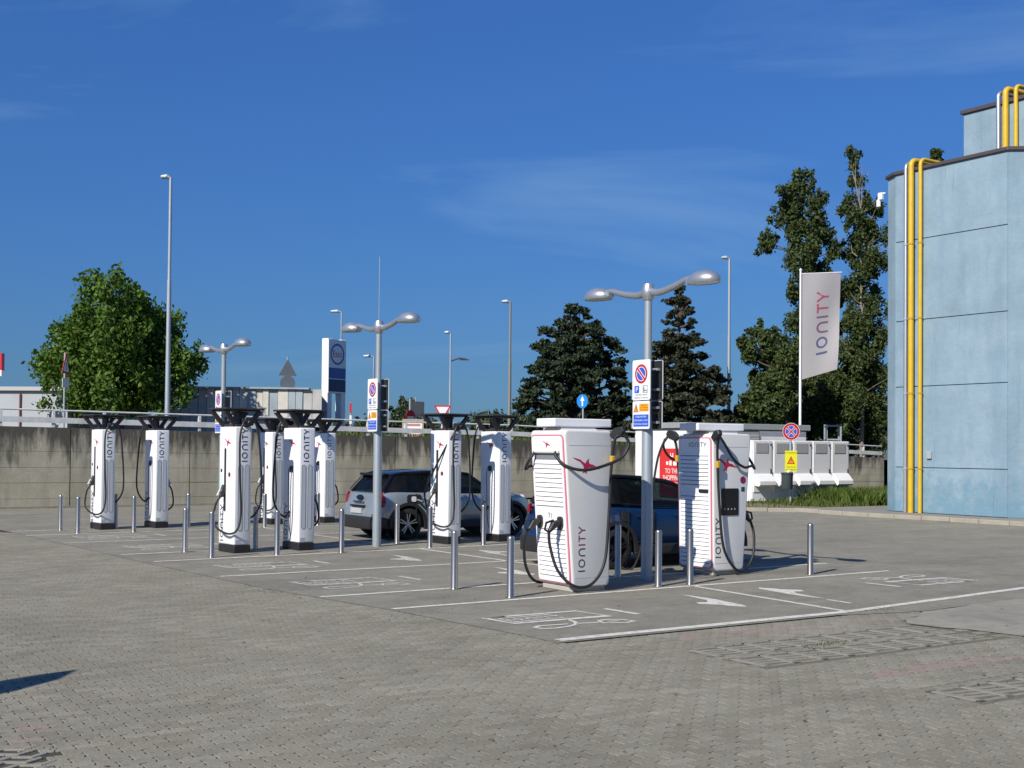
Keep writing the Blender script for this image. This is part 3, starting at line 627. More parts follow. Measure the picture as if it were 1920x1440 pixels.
# upper block
UX = BX+5.6; ub = MB(); ub.prism([(UX-BX-5, 26.45-20), (UX+9-BX-5, 26.45-20), (UX+9-BX-5, 12-20), (UX-BX-5, 12-20)], (0, 0, 10.3), (1, 0, 0), (0, 1, 0), (0, 0, 3.25)); ub.build('upper_block', BLUE, bld, bevel=0.03)
ub = MB(); ub.prism([(UX-0.08-BX-5, 26.53-20), (UX+9.1-BX-5, 26.53-20), (UX+9.1-BX-5, 11.9-20), (UX-0.08-BX-5, 11.9-20)], (0, 0, 13.55), (1, 0, 0), (0, 1, 0), (0, 0, 0.12)); ub.build('upper_parapet', ROOFE, bld)
PIPEY = mat('yellow_gas_pipe', (0.62, 0.40, 0.02), 0.42, var=0.10, vscale=4); PIPES = mat('silver_pipe', (0.62, 0.62, 0.62), 0.35, metal=0.8, var=0.05)
def riser(y, r, m, x, z0, z1, name, back=1.2, yb=0.0):
    mb = MB(); pts = [(x, y, z0), (x, y, z1-0.18)]
    for a in range(1, 7): t = math.pi/2*a/6; pts.append((x+0.18*(1-math.cos(t)), y, z1-0.18+0.18*math.sin(t)))
    pts += [(x+back, y+yb, z1)]; mb.tube([bp_(*p) for p in pts], r, 12); o = mb.build(name, m, bld, smooth=True)
    cl = MB(); z = z0+1.3
    while z < z1-0.4: cl.cyl(bp_(x, y, z), bp_(x, y, z+0.05), r+0.014, n=12); cl.box(bp_(x+0.09, y, z+0.025), (0.14, 0.03, 0.04)); z += 2.25
    cl.build('pipe_clamp', GALV if m is PIPES else mat('clamp_ochre', (0.45, 0.30, 0.05), 0.5), o)
riser(24.27, 0.062, PIPES, BX-0.12, 0.12, 10.68, 'silver_pipe'); riser(24.06, 0.085, PIPEY, BX-0.14, 0.12, 10.72, 'yellow_pipe'); riser(23.74, 0.058, PIPEY, BX-0.12, 0.12, 10.70, 'yellow_pipe')
riser(25.0, 0.075, PIPES, UX-0.12, 10.4, 13.95, 'silver_pipe'); riser(24.72, 0.10, PIPEY, UX-0.14, 10.4, 14.0, 'yellow_pipe'); riser(24.35, 0.07, PIPEY, UX-0.12, 10.4, 14.02, 'yellow_pipe')
ob = MB(); ob.box(bp_(BX-0.03, 23.48, 1.85), (0.07, 0.16, 0.22)); ob.build('socket_box', mat('grey_box', (0.35, 0.38, 0.40), 0.5), bld, bevel=0.01)
tag(ob_ := thing('wall_camera', 'small white camera fixed high on the corner of the blue building', 'camera', (BX+0.2, 25.35, 9.9)), ob_['label'], 'camera')
wc = MB(); wc.box((-0.02, 0.12, 0), (0.10, 0.16, 0.22)); wc.cyl((-0.02, 0.2, -0.1), (-0.02, 0.2, -0.32), 0.07, n=10); wc.box((0.0, 0.03, 0.08), (0.05, 0.14, 0.05)); wc.build('camera_body', WHITE, ob_, bevel=0.01, seg=1)
# raised footway with kerb stones
FOOT = [(29.1, 27.6), (29.0, 24.5), (29.3, 20), (29.3, 8), (45, 8), (45, 27.6)]
fw_ = structure(sheet('footway', FOOT, 0.115, mat('footway_asphalt', (0.24, 0.225, 0.19), 0.92, var=0.15, vscale=1.2, bump=0.3, bscale=90)))
KERB = mat('kerb_stone', (0.33, 0.30, 0.235), 0.9, var=0.16, vscale=2.5, bump=0.3, bscale=30)
kb = MB(); kb.box((0, 0, 0.06), (0.15, 0.985, 0.13)); kbo = kb.build('kerb_stone', KERB, fw_, bevel=0.012, seg=1); fst = True
def kerb_run(x0, y0, x1, y1):
    global fst
    d = Vector((x1-x0, y1-y0, 0)); n = max(1, round(d.length)); a = math.atan2(d.y, d.x)-math.pi/2
    for i in range(n):
        o = kbo if fst else kbo.copy()
        if not fst: COL.objects.link(o); o.parent = fw_
        fst = False; t = (i+0.5)/n; o.location = (x0+d.x*t, y0+d.y*t, random.uniform(-0.008, 0.004)); o.rotation_euler = (0, 0, a+random.uniform(-0.006, 0.006)); o.scale = (1, d.length/n, 1)
kerb_run(29.25, 9, 29.25, 20); kerb_run(29.25, 20, 28.95, 24.5); kerb_run(28.95, 24.5, 29.05, 27.5); kerb_run(29.05, 27.5, 27.6, 28.6); kerb_run(27.6, 28.6, 26.2, 30.0)
# planting bed in front of the cabinets
bed = structure(sheet('planting_bed', [(29.1, 27.6), (27.6, 28.65), (26.2, 30.05), (26.2, 38.8), (60, 38.8), (60, 25.4), (45, 25.4), (45, 27.6)], 0.10, mat('bed_soil', (0.16, 0.14, 0.08), 0.95, var=0.3, vscale=2)))

# ------------------------------------------------------------------ cabin and power cabinets
CABW = mat('cabin_white', (0.74, 0.73, 0.70), 0.6, var=0.05, vscale=1.5, bump=0.1, bscale=12)
cabin = thing('transformer_cabin', 'white flat-roofed cabin with a red poster behind the cabinets', 'cabin', (28.84, 32.5, 0.1))
mb = MB(); mb.box((3.0, 1.4, 1.28), (6.0, 2.8, 2.56)); mb.build('wall', CABW, cabin, bevel=0.01, seg=1)
mb = MB(); mb.box((3.0, 1.4, 2.70), (6.24, 3.04, 0.21)); mb.build('roof', mat('grey_fascia', (0.27, 0.29, 0.28), 0.6, var=0.1), cabin, bevel=0.02, seg=1)
vf = MB(); vf.box((2.9, -0.02, 2.33), (1.25, 0.05, 0.40)); vo = vf.build('vent', mat('vent_frame', (0.18, 0.18, 0.17), 0.6), cabin)
for k in range(7):
    s = MB(); s.box((2.9, -0.055, 2.17+k*0.053), (1.17, 0.012, 0.034), rot=Matrix.Rotation(R_(-30), 3, 'X')); s.build('louvre', mat('vent_slat', (0.45, 0.45, 0.43), 0.5), vo)
dr = MB(); dr.box((4.6, -0.015, 1.1), (0.9, 0.03, 2.1)); dr.build('door', SHELL, cabin)
# poster on the white end wall, faces the car park (-x)
po = MB(); PX, PY0, PY1, PZ0, PZ1 = 28.80, 33.95, 32.52, 0.55, 2.2
post = thing('red_poster', 'red poster reading TO THE SHOPPING CENTRE on the white cabin', 'poster', (PX, 33.3, 0.5))
po.box((0, -0.10, 0.62), (0.02, 1.32, 1.72)); po.build('board', mat('poster_red', (0.62, 0.03, 0.03), 0.45), post)
pt = MB(); ux, uy = FACE['-x']
for tx, zz0, sz in (('TO THE', 0.60, 0.25), ('SHOPPING', 0.36, 0.25), ('CENTRE', 0.12, 0.25)): add_text(pt, tx, sz, (-0.014, -0.10, zz0), ux, uy, sx=0.80)
pt.flat([ribbon([(-0.06, 1.32), (-0.06, 1.2), (0.06, 1.2), (0.06, 1.32)], 0.04)[i] for i in range(3)], (-0.014, -0.10, 0), ux, uy)
pt.flat([[(0.08, 0.88), (0.26, 0.88), (0.26, 1.0), (0.17, 1.08), (0.08, 1.0)], [(-0.30, 0.90), (-0.18, 0.90), (-0.18, 1.02), (-0.30, 1.02)], [(-0.12, 0.88), (0.0, 0.88), (0.0, 1.05), (-0.12, 1.05)]], (-0.014, -0.10, 0), ux, uy)
pt.build('lettering', SIGNW, post, fix=False)
CABG = mat('cabinet_grey', (0.76, 0.75, 0.73), 0.5, var=0.05, vscale=2); CABL = mat('cabinet_light', (0.84, 0.83, 0.81), 0.45, var=0.03); MESHG = mat('vent_mesh', (0.40, 0.39, 0.38), 0.6, var=0.1, vscale=40)
def cabinet(x, lab):
    t = thing('power_cabinet', lab, 'cabinet', (x, 31.3, 0.1), 0, 'power cabinets in a row before the white cabin')
    m = MB(); m.box((0.5, 0.45, 1.12), (0.985, 0.9, 2.16)); m.build('housing', CABL, t, bevel=0.02, seg=2)
    m = MB(); m.box((0.5, -0.012, 1.27), (0.88, 0.03, 1.80)); d = m.build('door', CABG, t, bevel=0.008, seg=1)
    m = MB(); m.box((0.45, -0.034, 1.93), (0.60, 0.02, 0.34)); m.build('vent_mesh', MESHG, d)
    m = MB(); m.box((0.88, -0.04, 1.05), (0.03, 0.04, 0.26)); m.build('handle', DKGREY, d)
    m = MB(); m.cyl((0.88, -0.05, 2.05), (0.88, -0.02, 2.05), 0.03, n=8); m.build('lock', DKGREY, d)
    m = MB(); m.prism([(0, 1.02), (-0.05, 1.00), (-0.27, 0.76), (-0.27, 0.62), (-0.21, 0.57), (0, 0.60)], (0.09, -0.03, 0), (0, 1, 0), (0, 0, 1), (0.80, 0, 0)); m.build('air_hood', CABL, t, bevel=0.008, seg=1)
    m = MB(); m.box((0.5, 0.43, 0.02), (0.94, 0.8, 0.06)); m.build('plinth', DKGREY, t)
    return t
for i, w in enumerate(('nearest the wide charger, mostly hidden behind it', 'second from the left, behind the bin', 'third from the left, right of the bin', 'fourth from the left', 'at the right end of the row')):
    cabinet(30.85+i*1.0, 'grey power cabinet with sloped air hood, '+w)

# weeds before the cabinets
P = []
rg = random.Random(5)
def clump(x, y): return 0.5+0.5*math.sin(x*1.9+1.3*math.sin(y*2.3))*math.sin(y*2.7+x*0.8)
while len(P) < 15000:
    x = rg.uniform(27.6, 42); y = rg.uniform(27.6, 31.2)
    if x-27.5 < (29.2-y)*1.1: continue
    dens = min(1, max(0.03, (x-30.2)/2.5))*(1 if y > 28.1 else 0.4)
    if rg.random() < dens*(0.15+0.85*clump(x, y)): P.append((x, y, 0.09))
P2 = [p for p in P if clump(p[0]*0.7, p[1]*0.7) > 0.45 and p[0] > 32.5]; P1 = [p for p in P if not (clump(p[0]*0.7, p[1]*0.7) > 0.45 and p[0] > 32.5)]
WEEDM = leaf_mat('weed_leaves', (0.05, 0.10, 0.015), (0.15, 0.19, 0.035), 0.35)
t = blades('tall_weeds', P2, 0.15, 0.62, WEEDM, 0.034); t['kind'] = 'stuff'; t['label'] = 'tall wild weeds against the wall by the blue building'; t['category'] = 'weeds'
t = blades('weeds', P1, 0.05, 0.24, GRASSM, 0.024); t['kind'] = 'stuff'; t['label'] = 'tall green grass and weeds before the cabinets and wall'; t['category'] = 'grass'

# ------------------------------------------------------------------ charging posts (slender)
def bpost():
    t = thing('charging_post', '', 'charger', (0, 0, 0), 0, 'slender charging posts')
    m = MB(); m.box((0, 0, 0.07), (0.335, 0.625, 0.14)); m.build('base', BLACK, t, bevel=0.012, seg=1)
    m = MB(); m.box((0, 0, 1.22), (0.335, 0.625, 2.15)); b = m.build('body', WHITE, t, bevel=0.028, seg=3, smooth=True)
    for f, sy in (('-y', -1), ('+y', 1)):
        ux, uy = FACE[f]
        for xx in (-0.055, 0.075):
            m = MB(); m.prism(rrect(-0.042, 0, 0.042, 1.20, 0.041), (xx, sy*0.313, 0.40), ux, uy, (0, sy*0.003, 0)); vo_ = m.build('vent_slot', mat('vent_fill', (0.52, 0.54, 0.55), 0.5, var=0.05, vscale=30), b)
            m = MB(); m.flat(ribbon(rrect(-0.042, 0, 0.042, 1.20, 0.041)+[(0.042, 1.159)], 0.009), (xx, sy*0.3165, 0.40), ux, uy); m.build('slot_rim', mat('slot_rim', (0.20, 0.21, 0.22), 0.5), vo_, fix=False)
        L, n = ionity(0.115); m = MB(); a, c = vertical(f)
        for l in L: m.flat(l, (0.02+(-0.05 if sy > 0 else 0.06), sy*0.3155, 1.66), a, c)
        m.build('lettering', NAVY, b, fix=False)
        m = MB(); m.prism([(-0.05, 0), (0.05, 0), (0.05, 0.07), (-0.05, 0.07)], (-0.09 if sy < 0 else 0.09, sy*0.313, 0.17), ux, uy, (0, sy*0.002, 0)); m.build('rating_plate', VENT, b)
    for f, sx in (('-x', -1), ('+x', 1)):
        ux, uy = FACE[f]; m = MB(); m.flat(bird(0.30), (sx*0.170, 0.02*sx, 2.02), ux, uy); m.build('bird_emblem', CRIMSON, b, fix=False)
        L, n = ionity(0.125); a, c = vertical(f); m = MB()
        for l in L: m.flat(l, (sx*0.170, -sx*0.12, 0.20), a, c)
        m.build('lettering', NAVY, b, fix=False)
    # front: slot, screen, sticker
    m = MB(); m.prism(rrect(-0.028, 0, 0.028, 1.15, 0.02), (-0.1675, 0.06, 0.75), *FACE['-x'], (-0.012, 0, 0)); m.build('plug_slot', BLACK, b)
    m = MB(); m.prism(circle(0, 0, 0.045, 16), (-0.1675, -0.10, 1.42), *FACE['-x'], (-0.004, 0, 0)); m.build('round_sticker', [MAROON], b)
    m = MB(); m.prism([(-0.04, 0), (0.04, 0), (0.04, 0.34), (-0.04, 0.34)], (-0.1675, 0.22, 1.08), *FACE['-x'], (-0.002, 0, 0)); m.build('info_label', mat('label_pale', (0.55, 0.68, 0.72), 0.5), b)
    m = MB(); m.prism([(-0.03, 0), (0.03, 0), (0.03, 0.06), (-0.03, 0.06)], (-0.1675, 0.22, 1.46), *FACE['-x'], (-0.003, 0, 0)); m.build('card_reader', BLACK, b)
    # back: small box with thin wire
    m = MB(); m.box((0.175, 0.02, 1.52), (0.03, 0.09, 0.11)); m.build('sensor_box', BLACK, b)
    m = MB(); m.tube(spline([(0.172, -0.04, 1.55), (0.172, -0.09, 1.48), (0.172, -0.095, 1.2), (0.172, -0.06, 0.5), (0.172, 0.02, 0.2)], 5), 0.006, 6); m.build('wire', RUBBER, b)
    # canopy: flared tray on struts
    m = MB(); m.box((0, 0, 2.62), (0.77, 0.70, 0.035)); m.box((0, 0, 2.588), (0.68, 0.61, 0.03)); cpy = m.build('canopy', DKGREY, t, bevel=0.012, seg=1)
    for sx in (-1, 1):
        for sy in (-1, 1):
            m = MB(); a = Vector((sx*0.12, sy*0.22, 2.30)); c = Vector((sx*0.34, sy*0.28, 2.58)); w = Vector((0.05, 0, 0)); d = Vector((0, 0.03, 0))
            m.add([a-w-d, a+w-d, a+w+d, a-w+d, c-w-d, c+w-d, c+w+d, c-w+d], [(0, 3, 2, 1), (4, 5, 6, 7), (0, 1, 5, 4), (1, 2, 6, 5), (2, 3, 7, 6), (3, 0, 4, 7)]); m.build('strut', DKGREY, cpy)
    m = MB(); m.box((0, 0, 2.315), (0.29, 0.54, 0.05)); m.box((0.04, 0, 2.44), (0.07, 0.26, 0.26)); m.build('canopy_core', DKGREY, cpy, bevel=0.01, seg=1)
    m = MB(); m.box((0.05, -0.36, 2.38), (0.17, 0.16, 0.13)); m.cyl((0.05, -0.28, 2.40), (0.05, -0.47, 2.36), 0.05, n=10); m.build('cable_outlet', BLACK, cpy, bevel=0.015, seg=1)
    m = MB(); m.tube(spline([(0.05, -0.40, 2.38), (-0.06, -0.43, 2.36), (-0.13, -0.43, 2.1), (-0.12, -0.42, 1.4), (-0.09, -0.42, 0.75), (-0.16, -0.40, 0.42), (-0.27, -0.20, 0.36), (-0.36, 0.10, 0.52), (-0.34, 0.10, 0.85), (-0.26, 0.06, 1.02)], 6), 0.019, 8); m.build('cable', RUBBER, t, smooth=True)
    m = MB(); m.tube(spline([(0.05, -0.40, 2.40), (0.16, -0.43, 2.38), (0.25, -0.42, 2.1), (0.32, -0.40, 1.4), (0.34, -0.36, 0.95), (0.30, -0.25, 0.72), (0.24, -0.1, 0.62), (0.19, 0.0, 0.72)], 6), 0.019, 8); m.build('cable', RUBBER, t, smooth=True)
    m = MB(); m.tube([(-0.18, 0.06, 1.22), (-0.24, 0.065, 1.10), (-0.27, 0.06, 1.0)], [0.03, 0.045, 0.03], 8); m.box((-0.215, 0.06, 1.12), (0.09, 0.06, 0.22), rot=Matrix.Rotation(R_(18), 3, 'Y')); pl = m.build('plug', BLACK, t, bevel=0.012, seg=1)
    m = MB(); m.box((-0.285, 0.075, 1.09), (0.03, 0.03, 0.13), rot=Matrix.Rotation(R_(28), 3, 'Y')); m.build('grip', WHITE, pl)
    return t
post0 = bpost(); ROT = R_(6); firstp = True
def put_post(x, y, flip, label):
    global firstp
    o = post0 if firstp else copy_tree(post0); firstp = False
    o.location = (x, y, 0); o.rotation_euler = (0, 0, ROT+(math.pi if flip else 0)); o['label'] = label; return o
put_post(7.78, 28.85, 0, 'slender white charging post farthest left, its plug facing left'); put_post(9.05, 28.9, 1, 'slender white charging post second from the left, standing below the tall mast')
put_post(8.22, 21.62, 0, 'slender white charging post third from left, black cable looped on its near side'); put_post(9.48, 21.62, 1, 'slender white charging post with plain lit near side, between lamp post and cable-looped post')
put_post(11.95, 28.95, 0, 'far slender charging post half hidden behind a nearer post'); put_post(13.4, 29.0, 1, 'far slender charging post just left of the silver car')
gpost = put_post(12.70, 21.62, 0, 'slender charging post plugged into the silver car beside its door'); put_post(13.98, 21.72, 1, 'slender charging post before the bonnet of the silver car')
mini_cable = MB()
mini_cable.tube(spline([(-0.36, 0.10, 0.7), (-0.45, 0.5, 0.72), (-0.45, 0.8, 0.85), (-0.3, 1.0, 0.93)], 6), 0.018, 8)

# ------------------------------------------------------------------ wide chargers
def wide_charger():
    t = thing('wide_charger', '', 'charger', (0, 0, 0), 0, 'wide louvred chargers')
    HT = 2.20; W2 = 0.41
    m = MB(); m.box((0.31, 0, 0.035), (0.56, 0.70, 0.07)); m.build('plinth', mat('plinth_concrete', (0.40, 0.38, 0.33), 0.9), t, bevel=0.01, seg=1)
    # profile of the side in x,z, leaning forward at the top
    def prof(ins=0.0):
        P = []
        c = [(0.0+ins, 0.07+ins), (0.62-ins, 0.07+ins), (0.655-ins, HT-ins), (-0.16+ins, HT-ins)]
        r = 0.07
        for i in range(4):
            a = Vector(c[i-1]); b = Vector(c[i]); d = Vector(c[(i+1) % 4]); u = (a-b).normalized(); v = (d-b).normalized()
            for k in range(5):
                s = k/4; p0 = b+u*r; p1 = b+v*r; P.append(tuple((p0*(1-s)+b*s)*(1-s)+(b*(1-s)+p1*s)*s))
        return P
    m = MB(); m.prism(prof(), (0, W2, 0), (1, 0, 0), (0, 0, 1), (0, -2*W2, 0)); b = m.build('body', SHELL, t, bevel=0.03, seg=3, smooth=True)
    slope = Vector((-0.16, 0, HT-0.07)).normalized(); ux = Vector((0, -1, 0)); nrm = Vector((-slope.z, 0, slope.x)); nrm = nrm if nrm.x < 0 else -nrm
    o0 = Vector((0, 0, 0.07))
    def panel_face(name, origin, up, n_, ux_, slats):
        p = MB(); p.prism(rrect(-0.378, 0.037, 0.378, HT-0.127, 0.07), origin+n_*0.0, ux_, up, n_*0.012); tr = p.build('trim', PINK, b, smooth=True)
        p = MB(); p.prism(rrect(-0.36, 0.055, 0.36, HT-0.145, 0.06), origin+n_*0.0, ux_, up, n_*0.022); fp = p.build(name, WHITE, b, smooth=True)
        sl = MB(); pr = [(-0.32, 0.0), (0.32, 0.0), (0.32, 0.052), (-0.32, 0.052)]
        # wedge-shaped slat, proud at its lower edge
        a = [Vector((0, 0, 0))+ux_*u+up*v for u, v in pr]; th = [0.016, 0.016, 0.002, 0.002]; sl.add(a+[q+n_*h for q, h in zip(a, th)], [(0, 1, 2, 3), (4, 7, 6, 5), (0, 4, 5, 1), (1, 5, 6, 2), (2, 6, 7, 3), (3, 7, 4, 0)])
        so = sl.build('slat', WHITE, fp); so.location = origin+n_*0.022+up*slats[0]
        for z in slats[1:]:
            c = so.copy(); COL.objects.link(c); c.parent = fp; c.location = origin+n_*0.022+up*z
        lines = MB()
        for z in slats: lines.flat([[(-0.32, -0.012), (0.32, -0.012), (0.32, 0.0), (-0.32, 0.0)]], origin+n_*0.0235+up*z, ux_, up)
        lines.build('slat_shadow_strip', mat('slat_shade', (0.08, 0.08, 0.09), 0.7), fp, fix=False)  # dark strips paint in the shade below each slat
        return fp
    P_ = 0.064
    fp = panel_face('front_panel', o0, slope, nrm, ux, [0.14+k*P_ for k in range(11)]+[1.10+k*P_ for k in range(10)])
    bs = Vector((0.035, 0, HT-0.07)).normalized(); bn = Vector((bs.z, 0, -bs.x))
    rp_ = panel_face('rear_panel', Vector((0.62, 0, 0.07)), bs, bn, Vector((0, 1, 0)), [0.13+k*P_ for k in range(17)]+[1.34+k*P_ for k in range(8)])
    L, n = ionity(0.075); m = MB()
    for l in L: m.flat(l, Vector((0.62, 0, 0.07))+bn*0.0235+bs*1.92+Vector((0, -0.12, 0)), (0, 1, 0), bs)
    m.build('lettering', NAVY, rp_, fix=False)
    m = MB(); m.box(Vector((0.62, 0.22, 0.07))+bs*1.24+bn*0.03, (0.03, 0.20, 0.05)); m.build('door_latch', BLACK, rp_)
    # recessed cable bay at the top of the front
    q = o0+nrm*0.0235
    m = MB(); m.flat([[(-0.30, 1.70), (0.30, 1.70), (0.30, 1.86), (-0.30, 1.86)]], q, ux, slope); m.build('cable_bay', mat('bay_grey', (0.20, 0.21, 0.23), 0.6), fp, fix=False)
    m = MB(); m.box(q+slope*1.845+nrm*0.015, (0.05, 0.60, 0.05)); m.build('cable_bar', SHELL, fp, bevel=0.012, seg=1)
    m = MB(); m.flat(bird(0.20), q+slope*1.95, ux, slope); m.build('bird_emblem', CRIMSON, fp, fix=False)
    m = MB(); add_text(m, '71', 0.10, q+slope*0.93+ux*0.0, ux, slope); m.build('number', NAVY, fp, fix=False)
    # sides
    for sy, f in ((-1, '-y'), (1, '+y')):
        fx, fy = FACE[f]; yy = sy*(W2+0.002)
        m = MB(); m.flat(bird(0.46), (0.20 if sy < 0 else 0.38, yy, 1.74), fx, fy); m.build('bird_emblem', CRIMSON, b, fix=False)
        L, n = ionity(0.115); a, c = vertical(f); m = MB()
        for k, l in enumerate(L): m.flat(l, (0.20 if sy < 0 else 0.48, yy, 0.28), a, c, mi=0 if k < 3 else 1)
        m.build('lettering', [NAVY, MAROON if sy < 0 else NAVY], b, fix=False)
        m = MB(); m.flat([[(-0.36, 0), (0.36, 0), (0.36, 0.006), (-0.36, 0.006)]], (0.27, yy, 1.99), fx, fy); m.flat([[(-0.28, 0), (0.28, 0), (0.28, 0.006), (-0.28, 0.006)]], (0.32, yy, 0.19), fx, fy); m.build('panel_gap', VENT, b, fix=False)
    # screen side (+y)
    m = MB(); m.prism(rrect(-0.18, 0, 0.18, 0.42, 0.02), (0.30, W2-0.002, 0.93), *FACE['+y'], (0, 0.012, 0)); sc = m.build('screen', mat('screen_black', (0.01, 0.01, 0.012), 0.12), b)
    m = MB()
    for k in range(4): m.flat([circle(-0.11+k*0.07, 0.10, 0.014, 8)], (0.30, W2+0.0115, 0.93), *FACE['+y'])
    m.build('button', VENT, sc, fix=False)
    m = MB(); m.prism(circle(0, 0, 0.058, 18), (0.02, W2, 1.48), *FACE['+y'], (0, 0.004, 0)); m.build('round_sticker', MAROON, b)
    m = MB(); m.prism([(-0.035, 0), (0.035, 0), (0.035, 0.07), (-0.035, 0.07)], (0.02, W2, 1.30), *FACE['+y'], (0, 0.004, 0)); m.build('card_reader', mat('reader_blue', (0.02, 0.05, 0.09), 0.4), b)
    # roof cap
    m = MB(); m.box((0.24, 0, 2.215), (0.66, 0.46, 0.07), taper=(0.86, 0.8)); m.build('cap_pedestal', SHELL, t, bevel=0.01, seg=1)
    m = MB(); m.box((0.30, 0, 2.305), (0.98, 0.44, 0.115)); m.build('roof_cap', WHITE, t, bevel=0.015, seg=2)
    # cable arms at the rear top corners
    for sy in (-1, 1):
        m = MB(); m.prism([(0, -0.10), (0.10, 0.0), (0.22, 0.02), (0.26, -0.05), (0.20, -0.12), (0.08, -0.16)], (0.60, sy*0.38, 2.24), (0.25, sy*1, 0), (0, 0, 1), (0.07, -sy*0.02, 0)); m.build('cable_arm', BLACK, t, bevel=0.012, seg=1)
    # sockets, plugs, cables
    for sy, uoff in ((-1, 0.24), (1, -0.24)):
        c = q+slope*0.88+ux*uoff
        m = MB(); m.prism(rrect(-0.06, -0.10, 0.06, 0.08, 0.04), c, ux, slope, nrm*0.02); so = m.build('socket', DKGREY, fp)
        m = MB(); m.tube([c+nrm*0.02, c+nrm*0.12-slope*0.02, c+nrm*0.20-slope*0.10], [0.045, 0.055, 0.028], 10)
        hp = [c+nrm*0.12+slope*0.04, c+nrm*0.24+slope*0.02, c+nrm*0.27-slope*0.07, c+nrm*0.19-slope*0.12]; m.tube(hp, 0.016, 8)
        m.build('plug', BLACK, t, smooth=True)
    # near-side cable: plug, down, under, up the side to the arm, back to the cable bay
    s = -1
    pts = [(-0.29, -0.24, 0.83), (-0.27, -0.25, 0.62), (-0.20, -0.34, 0.30), (-0.02, -0.47, 0.10), (0.25, -0.50, 0.12), (0.47, -0.49, 0.40), (0.55, -0.47, 0.95), (0.60, -0.46, 1.7), (0.63, -0.50, 2.08), (0.70, -0.58, 2.16)]
    m = MB(); m.tube(spline(pts, 7), 0.021, 10); m.build('cable', RUBBER, t, smooth=True)
    pts = [(0.70, -0.60, 2.16), (0.76, -0.64, 2.02), (0.66, -0.62, 1.84), (0.40, -0.56, 1.72), (0.08, -0.52, 1.66), (-0.14, -0.40, 1.72), (-0.21, -0.27, 1.86), (-0.17, -0.26, 1.92)]
    m = MB(); m.tube(spline(pts, 7), 0.021, 10); m.build('cable', RUBBER, t, smooth=True)
    pts = [(-0.29, 0.26, 0.83), (-0.30, 0.33, 0.62), (-0.22, 0.40, 0.30), (-0.05, 0.42, 0.09), (0.25, 0.50, 0.10), (0.50, 0.49, 0.45), (0.58, 0.47, 1.2), (0.62, 0.47, 1.9), (0.68, 0.56, 2.14)]
    m = MB(); m.tube(spline(pts, 7), 0.021, 10); m.build('cable', RUBBER, t, smooth=True)
    pts = [(0.70, 0.60, 2.16), (0.60, 0.60, 2.05), (0.30, 0.50, 1.80), (0.05, 0.47, 1.68), (-0.12, 0.46, 1.70), (-0.24, 0.40, 1.66), (-0.25, 0.30, 1.78), (-0.17, 0.25, 1.92)]
    m = MB(); m.tube(spline(pts, 7), 0.021, 10); m.build('cable', RUBBER, t, smooth=True)
    for sy, z in ((-1, 1.80), (1, 1.72)):
        m = MB(); m.box((0.61, sy*0.47, z), (0.06, 0.06, 0.11)); m.build('cable_clamp', YELLOWC, t, bevel=0.01, seg=1)
    return t
w1 = wide_charger(); w1.location = (9.86, 13.78, 0); w1['label'] = 'wide white louvred charger nearest the camera, its front marked 71'
w2 = copy_tree(w1); w2.location = (13.70, 14.49, 0); w2.rotation_euler = (0, 0, math.pi); w2['label'] = 'wide white charger with black screen on its near side, by the cabinets'

# ------------------------------------------------------------------ bollards
bl = MB(); bl.lathe([(0.075, 0), (0.075, 0.008), (0.05, 0.008), (0.048, 0.012), (0.048, 0.775), (0.044, 0.79), (0.034, 0.80), (0.0, 0.805)], n=20)
bl0 = bl.build('bollard', STEEL, smooth=True, autos=30)
BOL = [(8.84, 13.36, 'nearest the camera, before the wide charger marked 71'), (8.70, 14.55, 'left of the wide charger marked 71, behind the nearest one'), (11.40, 13.42, 'right of the lamp post, before the blue car'), (11.98, 13.40, 'before the louvred end of the wide charger with screen'), (14.63, 13.55, 'standing alone at the right end of the white line'), (11.70, 14.72, 'beside the rear wheel of the blue car'),
       (7.46, 20.70, 'just left of the cable-looped slender post'), (7.41, 21.95, 'left of the cable-looped slender post, set back'), (8.63, 20.60, 'between the two slender posts left of the lamp'), (8.80, 22.05, 'behind the cable-looped slender post'), (9.87, 20.55, 'just left of the middle lamp post'), (11.77, 21.95, 'before the rear wheel of the silver car'), (11.85, 20.75, 'left of the slender post plugged into the silver car'), (13.17, 20.9, 'between the two slender posts by the silver car'),
       (6.83, 28.75, 'farthest left of all'), (6.91, 27.55, 'second from the left in the far row'), (8.10, 28.9, 'right behind the farthest left slender post'), (8.11, 27.5, 'between the two slender posts at far left'), (9.72, 28.6, 'right of the second slender post in the far row'), (11.32, 27.8, 'before the far slender post half hidden behind another'), (12.75, 27.9, 'in the far row left of the silver car')]
for i, (x, y, w) in enumerate(BOL):
    o = bl0 if i == 0 else bl0.copy()
    if i: COL.objects.link(o)
    o.location = (x, y, 0); o.rotation_euler = (0, 0, i*0.7); tag(o, 'stainless steel bollard '+w, 'bollard', 'stainless bollards round the chargers')

